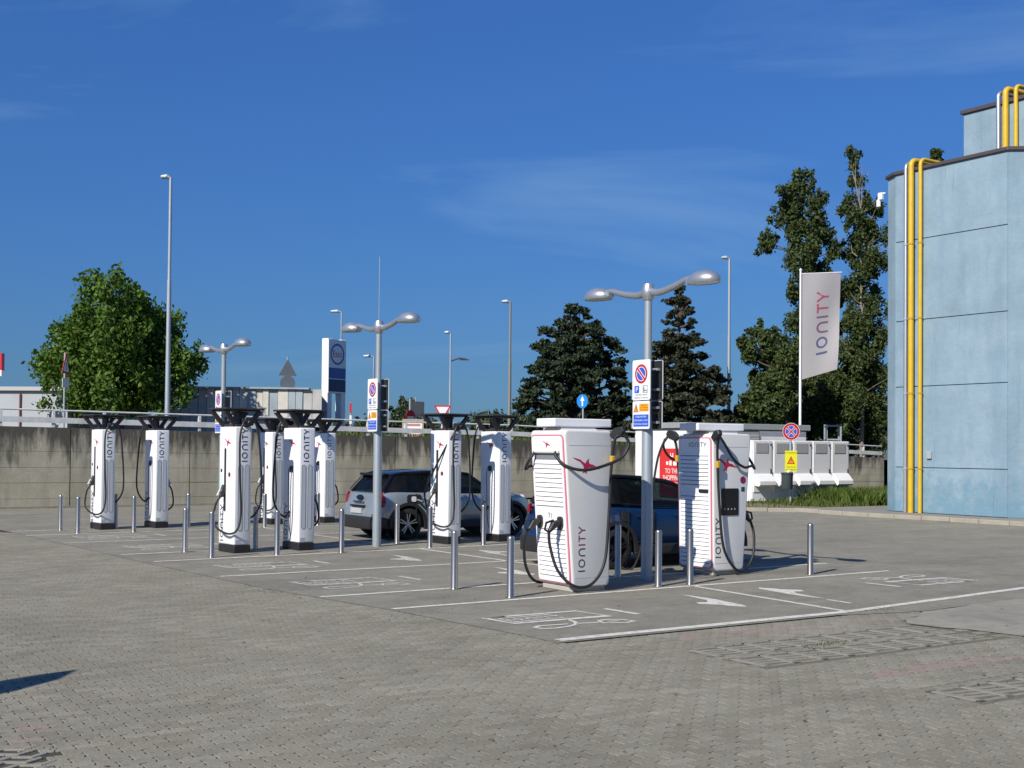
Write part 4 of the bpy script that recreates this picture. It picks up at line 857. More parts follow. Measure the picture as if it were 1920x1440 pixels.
# ------------------------------------------------------------------ lamps with two arms and their signs
def lamp():
    t = thing('lamp_post', '', 'street lamp', (0, 0, 0), 0, 'two-armed lamp posts')
    m = MB(); m.lathe([(0.085, 0), (0.083, 2.2), (0.075, 2.25), (0.062, 2.5), (0.055, 4.2)], n=18); m.build('pole', mat('lamp_pole_paint', (0.36, 0.40, 0.42), 0.45, metal=0.4, var=0.05), t, smooth=True)
    m = MB(); m.lathe([(0.06, 4.17), (0.085, 4.20), (0.10, 4.28), (0.10, 4.34), (0.075, 4.42), (0.0, 4.445)], n=16); m.build('hub', ALU, t, smooth=True)
    for s in (-1, 1):
        m = MB(); m.tube(spline([(0, s*0.06, 4.30), (0, s*0.25, 4.275), (0, s*0.55, 4.32), (0, s*0.85, 4.395), (0, s*1.0, 4.405)], 5), [0.06-0.001*i for i in range(21)], 12); a = m.build('arm', ALU, t, smooth=True)
        # domed head: upper half of an egg with a flat lens below
        V = []; F = []; nu, nv = 20, 7; cy = s*1.22
        for j in range(nv+1):
            ph = math.pi/2*j/nv
            for i in range(nu):
                th = 2*math.pi*i/nu; yy = math.cos(th)*math.cos(ph)*0.29; xx = math.sin(th)*math.cos(ph)*0.19; zz = math.sin(ph)*0.17
                V.append((xx, cy+yy, 4.335+zz*0.92))
        for j in range(nv):
            for i in range(nu): F.append((j*nu+i, j*nu+(i+1) % nu, (j+1)*nu+(i+1) % nu, (j+1)*nu+i))
        k = len(V); V += [(math.sin(2*math.pi*i/nu)*0.18, cy+math.cos(2*math.pi*i/nu)*0.275, 4.305) for i in range(nu)]
        for i in range(nu): F.append((k+i, k+(i+1) % nu, (i+1) % nu, i))
        m = MB(); m.add(V, F); m.box((0, s*0.99, 4.36), (0.11, 0.2, 0.08)); h = m.build('lamp_head', ALU, t, smooth=True)
        m = MB(); m.flat([circle(0, 0, 0.17, 20, 0.265)], (0, cy, 4.309), (1, 0, 0), (0, 1, 0)); m.build('lens', LENS, h, fix=False)
    return t
def sign_pair(x, y, who):
    # two panels on the near side (facing -x) and two on the far side (facing +x)
    for sx, face, w in ((-1, '-x', 'facing left'), (1, '+x', 'seen from its shade-blackened back')):
        ux, uy = FACE[face]; px_ = sx*0.115; n_ = Vector((sx, 0, 0))
        s = thing('parking_sign', f'no parking sign with blue P on the {who}, {w}', 'sign', (x, y, 2.68), 0, 'no parking signs on the lamp posts')
        m = MB(); m.prism(rrect(-0.205, 0, 0.205, 0.60, 0.03), (px_, 0, 0), ux, uy, n_*0.012); m.build('panel', [SIGNW if sx < 0 else SIGNW], s)
        f = Vector((px_, 0, 0))+n_*0.0135
        m = MB()
        m.flat([circle(0, 0.39, 0.145, 28)], f, ux, uy, 1); m.flat([circle(0, 0.39, 0.108, 28)], f+n_*0.0006, ux, uy, 0); m.flat([circle(0, 0.39, 0.098, 28)], f+n_*0.0012, ux, uy, 2)
        m.flat(ribbon([(-0.078, 0.468), (0.078, 0.312)], 0.052), f+n_*0.0018, ux, uy, 0); m.flat(ribbon([(-0.085, 0.475), (0.085, 0.305)], 0.032), f+n_*0.0024, ux, uy, 1)
        m.flat([rrect(-0.155, 0.105, -0.045, 0.215, 0.012)], f, ux, uy, 2); add_text(m, 'P', 0.11, f+Vector(ux)*-0.10+Vector(uy)*0.12+n_*0.0008, ux, uy, 0)
        m.flat(ribbon([(0.04, 0.11), (0.15, 0.11), (0.15, 0.215), (0.04, 0.215), (0.04, 0.11)], 0.006), f, ux, uy, 3); m.flat([rrect(0.055, 0.12, 0.075, 0.2, 0.004)], f, ux, uy, 3); m.flat(ribbon([(0.08, 0.135), (0.095, 0.15), (0.125, 0.15), (0.14, 0.135), (0.08, 0.135)], 0.006), f, ux, uy, 3)
        add_text(m, 'riservato veicoli', 0.042, f+Vector(uy)*0.068, ux, uy, 3); add_text(m, 'elettrici in ricarica', 0.042, f+Vector(uy)*0.024, ux, uy, 3)
        m.build('print', [SIGNW, SRED, SBLUE, SBLK], s, fix=False)
        m = MB(); m.box((sx*0.09, 0, 0.16), (0.06, 0.3, 0.035)); m.box((sx*0.09, 0, 0.46), (0.06, 0.3, 0.035)); m.build('bracket', GALV, s)
        if sx > 0:  # black plate puts the shade on the sign's back into its colour
            m = MB(); m.box((px_-0.004, 0, 0.30), (0.006, 0.40, 0.585)); m.build('shade_back', SBLK, s)
        s = thing('warning_sign', f'white and blue voltage warning sign on the {who}, {w}', 'sign', (x, y, 2.25), 0, 'warning signs on the lamp posts')
        m = MB(); m.prism(rrect(-0.195, 0, 0.195, 0.415, 0.02), (px_, 0, 0), ux, uy, n_*0.012); m.build('panel', SIGNW, s)
        m = MB(); m.flat([[(-0.17, 0.255), (-0.06, 0.255), (-0.115, 0.375)]], f, ux, uy, 0); m.flat(ribbon([(-0.105, 0.345), (-0.12, 0.305), (-0.108, 0.305), (-0.118, 0.27)], 0.010), f+n_*0.0006, ux, uy, 2); m.flat(ribbon([(-0.17, 0.255), (-0.06, 0.255), (-0.115, 0.375), (-0.17, 0.255)], 0.008), f+n_*0.0006, ux, uy, 2)
        m.flat([[(-0.04, 0.26), (0.175, 0.26), (0.175, 0.375), (-0.04, 0.375)]], f, ux, uy, 0); m.flat([[(-0.175, 0.035), (0.175, 0.035), (0.175, 0.215), (-0.175, 0.215)]], f, ux, uy, 1)
        for k, tx in enumerate(('PERICOLO', 'ALTA TENSIONE', 'NON TOCCARE')): add_text(m, tx, 0.026, f+Vector(ux)*0.068+Vector(uy)*(0.345-k*0.035)+n_*0.0006, ux, uy, 2)
        for k, tx in enumerate(('È OBBLIGATORIO', 'ISPEZIONARE IL CAVO', 'PRIMA DELL\'UTILIZZO')): add_text(m, tx, 0.034, f+Vector(uy)*(0.172-k*0.055)+n_*0.0006, ux, uy, 3, sx=0.92)
        m.build('print', [SORANGE, SBLUE, SBLK, SIGNW], s, fix=False)
        m = MB(); m.box((sx*0.09, 0, 0.1), (0.06, 0.3, 0.035)); m.box((sx*0.09, 0, 0.32), (0.06, 0.3, 0.035)); m.build('bracket', GALV, s)
        if sx > 0:  # shade on this back is painted black as well
            m = MB(); m.box((px_-0.004, 0, 0.207), (0.006, 0.38, 0.405)); m.build('shade_back', SBLK, s)
lp = lamp()
for i, (x, y, w) in enumerate(((11.80, 14.16, 'nearest of the three, between the wide chargers'), (11.08, 21.5, 'middle of the three, before the silver car'), (10.62, 28.8, 'farthest of the three, behind the slender posts'))):
    o = lp if i == 0 else copy_tree(lp); o.location = (x, y, 0); o['label'] = 'silver two-armed lamp post '+w
    sign_pair(x, y, ('nearest lamp post', 'middle lamp post', 'farthest lamp post')[i])

# ------------------------------------------------------------------ cars
TYRE = mat('tyre_rubber', (0.014, 0.014, 0.014), 0.8); CLAD = mat('black_cladding', (0.017, 0.017, 0.018), 0.55); GLOSSB = mat('gloss_black', (0.006, 0.006, 0.007), 0.2)
RIMD = mat('rim_dark', (0.05, 0.05, 0.055), 0.3, metal=0.8); RIMS = mat('rim_bright', (0.55, 0.55, 0.56), 0.25, metal=0.9); TAILR = mat('tail_lamp_red', (0.25, 0.008, 0.012), 0.12, coat=0.6)
GLASS = glass_mat('car_glass', (0.42, 0.50, 0.48), 0.62); SEAT = mat('seat_cloth', (0.03, 0.03, 0.035), 0.8)
def evaluate(o):
    dg = bpy.context.evaluated_depsgraph_get(); dg.update(); me = bpy.data.meshes.new_from_object(o.evaluated_get(dg)); old = o.data; o.modifiers.clear(); o.data = me
    bpy.data.meshes.remove(old)
def loft(stations, name, m, parent, sub=1):
    """stations: list of (x, [(y,z)...]) half sections from the bottom centre to the top centre; mirrored"""
    mb = MB(); k = len(stations[0][1]); ring = 2*k-2
    for x, half in stations:
        for y, z in half: mb.v.append((x, y, z))
        for y, z in half[-2:0:-1]: mb.v.append((x, -y, z))
    for i in range(len(stations)-1):
        for j in range(ring):
            mb.f.append((i*ring+j, i*ring+(j+1) % ring, (i+1)*ring+(j+1) % ring, (i+1)*ring+j))
    e = (len(stations)-1)*ring
    for b_, rev in ((0, True), (e, False)):
        for j in range(k-1):   # fill the end caps with quads between the two sides
            a0, a1 = j, j+1; c0, c1 = (ring-j) % ring, ring-j-1
            q = [b_+a0, b_+a1, b_+c1, b_+c0]; q = [q[i] for i in range(4) if q[i] not in q[:i]]
            if len(q) >= 3: mb.f.append(tuple(q[::-1] if rev else q))
    mb.m = [0]*len(mb.f); o = mb.build(name, m, parent, smooth=True, autos=60)
    if sub:
        md = o.modifiers.new('s', 'SUBSURF'); md.levels = sub; md.render_levels = sub
    return o
def wheel(t, x, y, r, w, rimm, spoke):
    s = 1 if y > 0 else -1; m = MB()
    m.lathe([(r*0.66, -w/2), (r*0.9, -w/2), (r*0.975, -w*0.42), (r, -w*0.25), (r, w*0.25), (r*0.975, w*0.42), (r*0.9, w/2), (r*0.66, w/2)], axis='y', n=36, cap=False); o = m.build('wheel', TYRE, t, smooth=True); o.location = (x, y, r)
    m = MB(); m.lathe([(r*0.68, -w*0.3), (r*0.70, w*0.0), (r*0.70, w*0.46), (r*0.655, w*0.46), (r*0.62, w*0.2), (r*0.60, -w*0.25), (0.02, -w*0.25)], axis='y', n=36, cap=False)
    m.v = [(a, b*s, c) for a, b, c in m.v]; ri = m.build('rim', rimm, o, smooth=True)
    m = MB()
    for k in range(5):
        for da in (-0.16, 0.16):
            a = 2*math.pi*k/5+0.3; p0 = Vector((math.cos(a+da*1.6)*r*0.12, s*w*0.40, math.sin(a+da*1.6)*r*0.12)); p1 = Vector((math.cos(a+da)*r*0.67, s*w*0.44, math.sin(a+da)*r*0.67)); d = (p1-p0).normalized(); sd = Vector((-d.z, 0, d.x))*r*0.034; dp = Vector((0, -s*0.02, 0))
            m.add([p0-sd, p0+sd, p1+sd*1.2, p1-sd*1.2, p0-sd+dp, p0+sd+dp, p1+sd+dp, p1-sd+dp], [(0, 1, 2, 3), (4, 7, 6, 5), (0, 4, 5, 1), (1, 5, 6, 2), (2, 6, 7, 3), (3, 7, 4, 0)])
    m.cyl((0, s*w*0.2, 0), (0, s*w*0.46, 0), r*0.13, n=12); m.build('spoke', spoke, o)
    m = MB(); m.lathe([(r*0.655, w*0.40), (r*0.665, w*0.475), (r*0.69, w*0.475), (r*0.70, w*0.40)], axis='y', n=36, cap=False); m.v = [(a, b*s, c) for a, b, c in m.v]; m.build('rim_ring', spoke, o, smooth=True)
    return o
def car(name, label, loc, S):
    t = thing(name, label, 'car', loc); L, W = S['L'], S['W']; h = W/2; PAINTM = S['paint']; ZB = S['belt']; low = S['low']
    rx, fx, R0 = S['rear_axle'], S['front_axle'], S['r']
    def sec(x, w, zl, zb, crown, tuck=0.90):
        return (x, [(0, zl), (w*0.80, zl), (w*tuck, zl+0.05), (w*0.985, zl+0.20), (w, (zl+zb)/2+0.02), (w*0.985, zb-0.13), (w*0.945, zb-0.02), (w*0.86, zb+crown*0.5), (0, zb+crown)])
    st = [sec(x, h*wf, zl, zb, cr) for x, wf, zl, zb, cr in S['body']]
    body = loft(st, 'body', PAINTM, t)
    for v_ in body.data.vertices:
        if v_.co.x < 0.5 and v_.co.z > 0.5: v_.co.x += (v_.co.z-0.5)*0.36*(1-v_.co.x/0.5)
    cut = []
    for ax in (rx, fx):
        for s in (-1, 1):
            c = MB(); c.lathe([(0.001, -0.26), (R0+0.055, -0.26), (R0+0.055, 0.26), (0.001, 0.26)], (ax, s*(h-0.08), R0), axis='y', n=40); co = c.build('cutter', CLAD, t); cut.append(co)
            md = body.modifiers.new('b', 'BOOLEAN'); md.operation = 'DIFFERENCE'; md.object = co; md.solver = 'EXACT'
    evaluate(body)
    for c in cut:
        me = c.data; bpy.data.objects.remove(c); bpy.data.meshes.remove(me)
    body.data.polygons.foreach_set('use_smooth', [True]*len(body.data.polygons)); body.data.set_sharp_from_angle(angle=R_(38))
    # wheel arch lips, sill and bumper cladding
    for ax in (rx, fx):
        for s in (-1, 1):
            m = MB(); ro, ri_ = R0+0.115, R0+0.050; n = 20; V = []
            for i in range(n+1):
                a = R_(-8)+R_(196)*i/n
                for rr, yo in ((ri_, 0.004), (ro, 0.002), (ro, -0.05), (ri_, -0.10)): V.append((ax+rr*math.cos(a), s*(h*S['archw']+yo+0.012), R0+rr*math.sin(a)))
            F = [(i*4+j, i*4+(j+1) % 4, i*4+4+(j+1) % 4, i*4+4+j) for i in range(n) for j in range(4)]; m.add(V, F); m.build('arch_trim', CLAD, t, smooth=True, autos=35)
            m = MB(); m.lathe([(0.02, -0.02), (R0+0.05, -0.02), (R0+0.05, 0.0), (0.02, 0.0)], (ax, s*(h-0.33), R0), axis='y', n=24); m.build('wheel_well', SBLK, t)
            wheel(t, ax, s*(h-0.115), R0, 0.215, S['rim'], S['spoke'])
    for s in (-1, 1):
        m = MB(); m.box(((rx+fx)/2, s*(h*0.955), low+0.06), (fx-rx-2*R0-0.1, 0.10, 0.17)); m.build('sill', CLAD, t, bevel=0.03, seg=2)
    m = MB(); ya = h*0.93; yf = h*S.get('nose', 0.93)
    m.prism([(0.03, -ya), (-0.035, -ya*0.72), (-0.055, 0), (-0.035, ya*0.72), (0.03, ya), (0.55, ya+0.02), (0.55, -ya-0.02)], (0.02, 0, low-0.02), (1, 0, 0), (0, 1, 0), (0, 0, 0.27)); m.build('rear_bumper', CLAD, t, bevel=0.04, seg=3, smooth=True)
    m = MB(); m.prism([(-0.12, -yf), (0.03, -yf*0.6), (0.06, 0), (0.03, yf*0.6), (-0.12, yf), (-0.4, yf), (-0.4, -yf)], (L-0.05, 0, low-0.02), (1, 0, 0), (0, 1, 0), (0, 0, 0.22)); m.build('front_bumper', CLAD, t, bevel=0.04, seg=3, smooth=True)
    m = MB(); m.box((L/2, 0, low+0.06), (L-0.5, W-0.55, 0.14)); m.build('underbody', SBLK, t)
    # greenhouse: belt points B, roof edge points T per station, pillars or panes between them
    G = S['green']; wb, wr = h*S['wb'], h*S['wr']
    B = [Vector((xb, wb*kb, zb)) for xb, zb, kb, xt, zt, kt in G]; T = [Vector((xt, wr*kt, zt)) for xb, zb, kb, xt, zt, kt in G]
    M = lambda v: Vector((v.x, -v.y, v.z))
    def quadpart(nm, q, m, par, th=0.012, flip=False):
        nv = (q[1]-q[0]).cross(q[-1]-q[0]).normalized(); c = sum(q, Vector())/len(q)-Vector((L*0.5, 0, 1.15))
        if nv.dot(c) < 0: nv = -nv
        mb = MB(); k = len(q); mb.add(list(q)+[p-nv*th for p in q], [tuple(range(k)), tuple(range(2*k-1, k-1, -1))]+[(i, k+i, k+(i+1) % k, (i+1) % k) for i in range(k)]); return mb.build(nm, m, par)
    for s in (1, -1):
        f = (lambda v: v) if s > 0 else M
        for i in range(len(G)-1):
            pane = S['panes'][i]; q = [f(B[i]), f(B[i+1]), f(T[i+1]), f(T[i])]
            if pane: quadpart('side_window', q, GLASS, t, 0.008)
            else: quadpart('pillar', q, S['pillar'], t, 0.04)
        m = MB(); m.tube([f(p) for p in T], 0.035, 8); m.tube([f(p)+Vector((0, 0, 0.0)) for p in B], 0.018, 6); m.tube([f(T[-1]), f(B[-1])], 0.035, 8); m.tube([f(T[0]), f(B[0])], 0.05, 8); m.build('window_frame', S['pillar'], t, smooth=True)
    # roof skin, lightly crowned
    m = MB(); V = []; ny = 8
    for p in T:
        for j in range(ny+1):
            u = -1+2*j/ny; V.append((p.x, p.y*u, p.z+0.032*(1-u*u)+0.008))
    nT = len(T); F = [(i*(ny+1)+j, (i+1)*(ny+1)+j, (i+1)*(ny+1)+j+1, i*(ny+1)+j+1) for i in range(nT-1) for j in range(ny)]
    m.add(V, F); V2 = [(x, y, z-0.03) for x, y, z in V]; m.add(V2, F); m.build('roof', S['roof'], t, smooth=True)
    def screen(nm, a, b, bulge):   # curved windscreen between top and bottom edges
        m = MB(); n = 8; V = []
        for w_ in (0, 0.5, 1):
            for j in range(n+1):
                u = -1+2*j/n; p = a.lerp(b, w_); bx = bulge*(1-u*u)*(0.4+0.6*w_); V.append((p.x+bx, p.y*u, p.z+(0.032*(1-u*u)+0.008)*(1-w_)))
        m.add(V, [(i*(n+1)+j, i*(n+1)+j+1, (i+1)*(n+1)+j+1, (i+1)*(n+1)+j) for i in range(2) for j in range(n)]); return m.build(nm, GLASS, t, smooth=True)
    screen('windscreen', T[-1], B[-1], 0.10); screen('rear_window', T[0], B[0], -0.06)
    sp = MB(); p = T[0]; sp.box((p.x-0.05, 0, p.z+0.012), (0.24, p.y*1.86, 0.055), rot=Matrix.Rotation(R_(4), 3, 'Y')); sp.build('spoiler', S['roof'], t, bevel=0.02, seg=2)
    # interior
    for xx in S['seats']:
        for yy in (-0.36, 0.36):
            m = MB(); m.box((xx, yy, 0.62), (0.5, 0.48, 0.16)); m.box((xx-0.26, yy, 0.92), (0.14, 0.46, 0.56), rot=Matrix.Rotation(R_(-12), 3, 'Y')); m.box((xx-0.34, yy, 1.27), (0.09, 0.24, 0.16)); m.build('seat', SEAT, t, bevel=0.04, seg=2)
    m = MB(); m.box((S['dash'], 0, ZB-0.07), (0.5, W*0.78, 0.2)); m.build('dashboard', SEAT, t, bevel=0.04)
    # details
    for s in (-1, 1):
        m = MB(); m.box((S['mirror'], s*(h+0.09), ZB+0.08), (0.13, 0.20, 0.14)); m.box((S['mirror']+0.02, s*(h-0.01), ZB+0.03), (0.05, 0.12, 0.04)); m.build('mirror', S['mirrormat'], t, bevel=0.03, seg=2, smooth=True)
        for xd in S['doors']:
            m = MB(); m.box((xd[0], s*(h*xd[2]), (low+ZB)/2+0.06), (0.012, 0.03, ZB-low-0.22)); m.build('door_gap', SBLK, t)
        for xh in S['handles']:
            m = MB(); m.box((xh, s*(h*0.992), ZB-0.15), (0.22, 0.03, 0.035)); m.build('door_handle', S['handlemat'], t, bevel=0.01, seg=1)
        m = MB(); m.lathe(S['tailprof'], (0, 0, 0), n=16, axis='x'); o = m.build('tail_lamp', TAILR, t, smooth=True); o.location = (S['tail'][0], s*S['tail'][1], S['tail'][2]); o.scale = S['tail'][3]; o.rotation_euler = (0, 0, -s*R_(38))
        m = MB(); m.lathe([(0.001, 0.05), (0.10, 0.02), (0.115, -0.04), (0.001, -0.05)], (0, 0, 0), n=16, axis='x'); o = m.build('headlamp', mat('headlamp', (0.6, 0.62, 0.64), 0.1), t, smooth=True); o.location = (L-0.20, s*(h-0.30), ZB-0.22); o.rotation_euler = (0, 0, s*R_(22))
    m = MB(); m.box((S['plate'][0]+0.02, 0, S['plate'][1]), (0.04, 0.50, 0.11)); m.build('number_plate', mat('plate_grey', (0.42, 0.43, 0.44), 0.5), t)
    return t
SILVER = mat('silver_car_paint', (0.33, 0.375, 0.395), 0.3, metal=0.5, coat=0.6); NAVYP = mat('blue_car_paint', (0.006, 0.034, 0.105), 0.25, metal=0.4, coat=0.7)
# rear 0 -> front L: x, width factor, bottom, belt, crown
MINI = dict(L=4.08, W=1.76, low=0.24, belt=1.02, rear_axle=0.80, front_axle=3.40, r=0.335, paint=SILVER, roof=GLOSSB, pillar=GLOSSB, mirrormat=GLOSSB, handlemat=SILVER, rim=RIMD, spoke=RIMS, archw=0.99,
    body=[(0.0, 0.74, 0.36, 0.94, 0.0), (0.03, 0.86, 0.30, 0.97, 0.01), (0.18, 0.95, 0.25, 1.00, 0.01), (0.50, 0.995, 0.24, 1.02, 0.01), (0.85, 1.0, 0.24, 1.02, 0.01), (1.5, 0.985, 0.24, 1.00, 0.01), (2.2, 0.985, 0.24, 0.985, 0.01), (2.85, 0.99, 0.24, 0.97, 0.03), (3.4, 1.0, 0.24, 0.94, 0.05), (3.75, 0.95, 0.25, 0.88, 0.06), (3.98, 0.84, 0.27, 0.80, 0.04), (4.06, 0.72, 0.32, 0.70, 0.0)],
    green=[(0.24, 1.00, 0.86, 0.52, 1.345, 0.90), (0.66, 1.02, 0.93, 0.72, 1.385, 0.96), (0.80, 1.02, 0.94, 0.84, 1.395, 0.98), (1.55, 1.005, 0.95, 1.52, 1.42, 1.0), (1.65, 1.0, 0.95, 1.62, 1.42, 1.0), (2.45, 0.98, 0.95, 2.24, 1.385, 0.98), (2.95, 0.965, 0.93, 2.38, 1.37, 0.95)],
    panes=[0, 0, 1, 0, 1, 1], wb=0.965, wr=0.76, seats=(1.35, 2.2), dash=2.72, mirror=2.62, doors=((1.58, 0, 0.987), (2.66, 0, 0.987), (0.98, 0, 0.99)), handles=(1.25, 2.02),
    tail=(0.19, 0.735, 0.80, (0.55, 1.0, 1.35)), tailprof=[(0.001, -0.10), (0.10, -0.08), (0.14, 0.0), (0.10, 0.08), (0.001, 0.10)], plate=(-0.005, 0.60))
mini = car('hatchback_car', 'silver hatchback with black roof charging at the slender posts', (11.66, 23.60, 0), MINI)
m = MB(); m.box((0.045, 0.0, 0.70), (0.07, 0.62, 0.035)); m.build('plate_recess', GLOSSB, mini)
m = MB(); m.prism([(-0.14, 0), (-0.05, 0.05), (0.05, 0.05), (0.14, 0), (0.05, -0.05), (-0.05, -0.05)], (0.10, 0.0, 0.88), (0, -1, 0), (0.36, 0, 1), (-0.03, 0, 0)); m.build('badge', mat('badge_dark', (0.02, 0.03, 0.05), 0.2, metal=0.6), mini)
m = MB()
for k in range(6): m.box((0.062, 0.19-k*0.075, 0.785), (0.05, 0.05, 0.03))
m.build('model_letters', mat('chrome', (0.35, 0.38, 0.4), 0.2, metal=1), mini)
m = MB(); m.prism(rrect(-0.17, -0.10, 0.17, 0.09, 0.05), (0.93, -0.866, 0.86), *FACE['-y'], (0, -0.012, 0)); port = m.build('charge_port', SBLK, mini)
m = MB(); m.prism(rrect(-0.06, -0.06, 0.05, 0.05, 0.03), (0.92, -0.885, 0.86), *FACE['-y'], (0, -0.006, 0)); m.build('port_light_cap', WHITE, port)
m = MB(); m.prism(rrect(-0.09, -0.085, 0.09, 0.085, 0.04), (1.28, -0.93, 0.92), (0.8, -0.6, 0), (0, 0, 1), (-0.008, -0.012, 0)); m.build('charge_flap', SILVER, mini, smooth=False)
m = MB(); m.tube(spline([(0.99, -0.90, 0.84), (1.06, -1.02, 0.80)], 3), 0.03, 8)
m.build('charge_plug', BLACK, mini)
m = MB(); m.tube(spline([(1.06+11.66-12.70, -1.02+23.60-21.62, 0.80), (0.20, 0.90, 0.62), (0.0, 0.65, 0.70), (-0.27, 0.35, 1.05), (-0.26, 0.08, 1.45), (-0.16, -0.25, 2.0), (0.02, -0.38, 2.36)], 7), 0.019, 8); m.build('cable', RUBBER, gpost, smooth=True)
BLUEC = dict(MINI); BLUEC.update(L=4.02, W=1.80, low=0.24, belt=1.00, rear_axle=0.78, front_axle=3.22, r=0.335, paint=NAVYP, roof=NAVYP, pillar=GLOSSB, mirrormat=NAVYP, handlemat=NAVYP, rim=RIMD, spoke=RIMD,
    body=[(0.0, 0.76, 0.34, 0.92, 0.0), (0.03, 0.88, 0.30, 0.96, 0.01), (0.18, 0.95, 0.25, 1.00, 0.01), (0.50, 0.99, 0.24, 1.03, 0.01), (0.85, 1.0, 0.24, 1.02, 0.01), (1.5, 0.985, 0.24, 1.00, 0.01), (2.3, 0.985, 0.24, 0.97, 0.01), (2.9, 0.99, 0.24, 0.95, 0.03), (3.3, 1.0, 0.24, 0.91, 0.05), (3.62, 0.93, 0.25, 0.84, 0.05), (3.86, 0.76, 0.27, 0.74, 0.03), (3.98, 0.56, 0.32, 0.64, 0.0)],
    green=[(0.24, 1.02, 0.86, 0.52, 1.45, 0.92), (0.80, 1.06, 0.93, 0.70, 1.49, 0.97), (0.92, 1.05, 0.94, 0.92, 1.50, 0.98), (1.50, 1.02, 0.95, 1.42, 1.475, 1.0), (1.60, 1.01, 0.95, 1.52, 1.465, 1.0), (2.40, 0.985, 0.95, 1.98, 1.415, 0.97), (3.02, 0.96, 0.92, 2.16, 1.375, 0.95)],
    seats=(1.25, 2.0), dash=2.8, mirror=2.62, handles=(1.3, 2.1), doors=((1.55, 0, 0.987), (2.65, 0, 0.987), (1.02, 0, 0.99)), tail=(0.18, 0.72, 0.92, (0.5, 1.1, 0.75)), plate=(-0.005, 0.62), nose=0.72)
blue = car('hatchback_car', 'dark blue hatchback parked behind the nearest wide charger', (11.60, 16.50, 0), BLUEC)
m = MB(); m.prism(rrect(-0.08, -0.085, 0.08, 0.085, 0.04), (0.95, -0.888, 0.86), *FACE['-y'], (0, -0.012, 0)); m.build('charge_port', SBLK, blue)
m = MB(); m.tube(spline([(13.70-12.55, 14.49-15.60, 0.86), (1.22, -1.28, 0.66), (1.30, -1.16, 0.25), (1.26, -1.05, 0.04), (1.10, -0.95, 0.05), (0.98, -0.86, 0.5), (0.90, -0.76, 1.2), (0.84, -0.68, 1.8), (0.74, -0.62, 2.12)], 7), 0.019, 8)
c = m.build('cable', RUBBER, w2, smooth=True)

# ------------------------------------------------------------------ flag, signs and bin by the cabinets
def gp(r, d, z=0): p = RH*r+FH*d; return (p.x, p.y, z)   # r metres to the right, d metres ahead of the car park's near edge
fl = thing('banner_flag', 'white banner flag with pink and blue lettering on a white pole', 'flag', (35.15, 33.1, 0.1))
m = MB(); m.tube([(0, 0, 0), (0, 0, 8.75)], [0.055, 0.04], 10); m.lathe([(0.05, 8.74), (0.06, 8.80), (0.0, 8.86)], n=10); m.build('pole', mat('white_pole', (0.78, 0.78, 0.78), 0.35), fl, smooth=True)
FU = Vector((0.80, -0.60, 0)).normalized(); FN = Vector((FU.y, -FU.x, 0))
def flag_pt(u, v):   # u 0..1 across, v 0..1 down
    wv = 0.07*math.sin(u*4.5+v*3.0)*u+0.05*math.sin(v*7+u*2)*u
    return FU*(0.06+1.46*u*(1-0.10*v*v))+FN*wv+Vector((0, 0, 8.62+0.05*u-v*(4.05-0.35*u)))
m = MB(); nu, nv = 10, 24; m.add([flag_pt(i/nu, j/nv) for j in range(nv+1) for i in range(nu+1)], [(j*(nu+1)+i, j*(nu+1)+i+1, (j+1)*(nu+1)+i+1, (j+1)*(nu+1)+i) for j in range(nv) for i in range(nu)])
CLOTH = leaf_mat('flag_cloth', (0.52, 0.49, 0.48), (0.52, 0.49, 0.48), 0.35); clo = m.build('cloth', CLOTH, fl, smooth=True)
m = MB(); m.tube([(0, 0, 8.64), FU*1.56+Vector((0, 0, 8.70))], 0.018, 8); m.build('top_bar', WHITE, fl)
FP = leaf_mat('flag_pink', (0.50, 0.13, 0.20), (0.50, 0.13, 0.20), 0.35); FPU = leaf_mat('flag_purple', (0.26, 0.14, 0.26), (0.26, 0.14, 0.26), 0.35); FBL = leaf_mat('flag_blue', (0.13, 0.15, 0.28), (0.13, 0.15, 0.28), 0.35)
L, n = ionity(0.46, 0.17); m = MB()
for sgn in (-1, 1):
    for k, l in enumerate(L):
        for p in l:   # letters subdivided only at their corners, following the cloth
            q = []
            for a, b in p:
                v = 0.80-a/4.0; u = 0.70-b/1.46; w = flag_pt(max(0, min(1, u)), v)-Vector((0, 0, 0)); q.append(w+FN*0.004*sgn)
            m.add(q, [tuple(range(len(q)))], (2, 2, 1, 1, 0, 0)[k])
m.build('lettering', [FP, FPU, FBL], clo, fix=False)
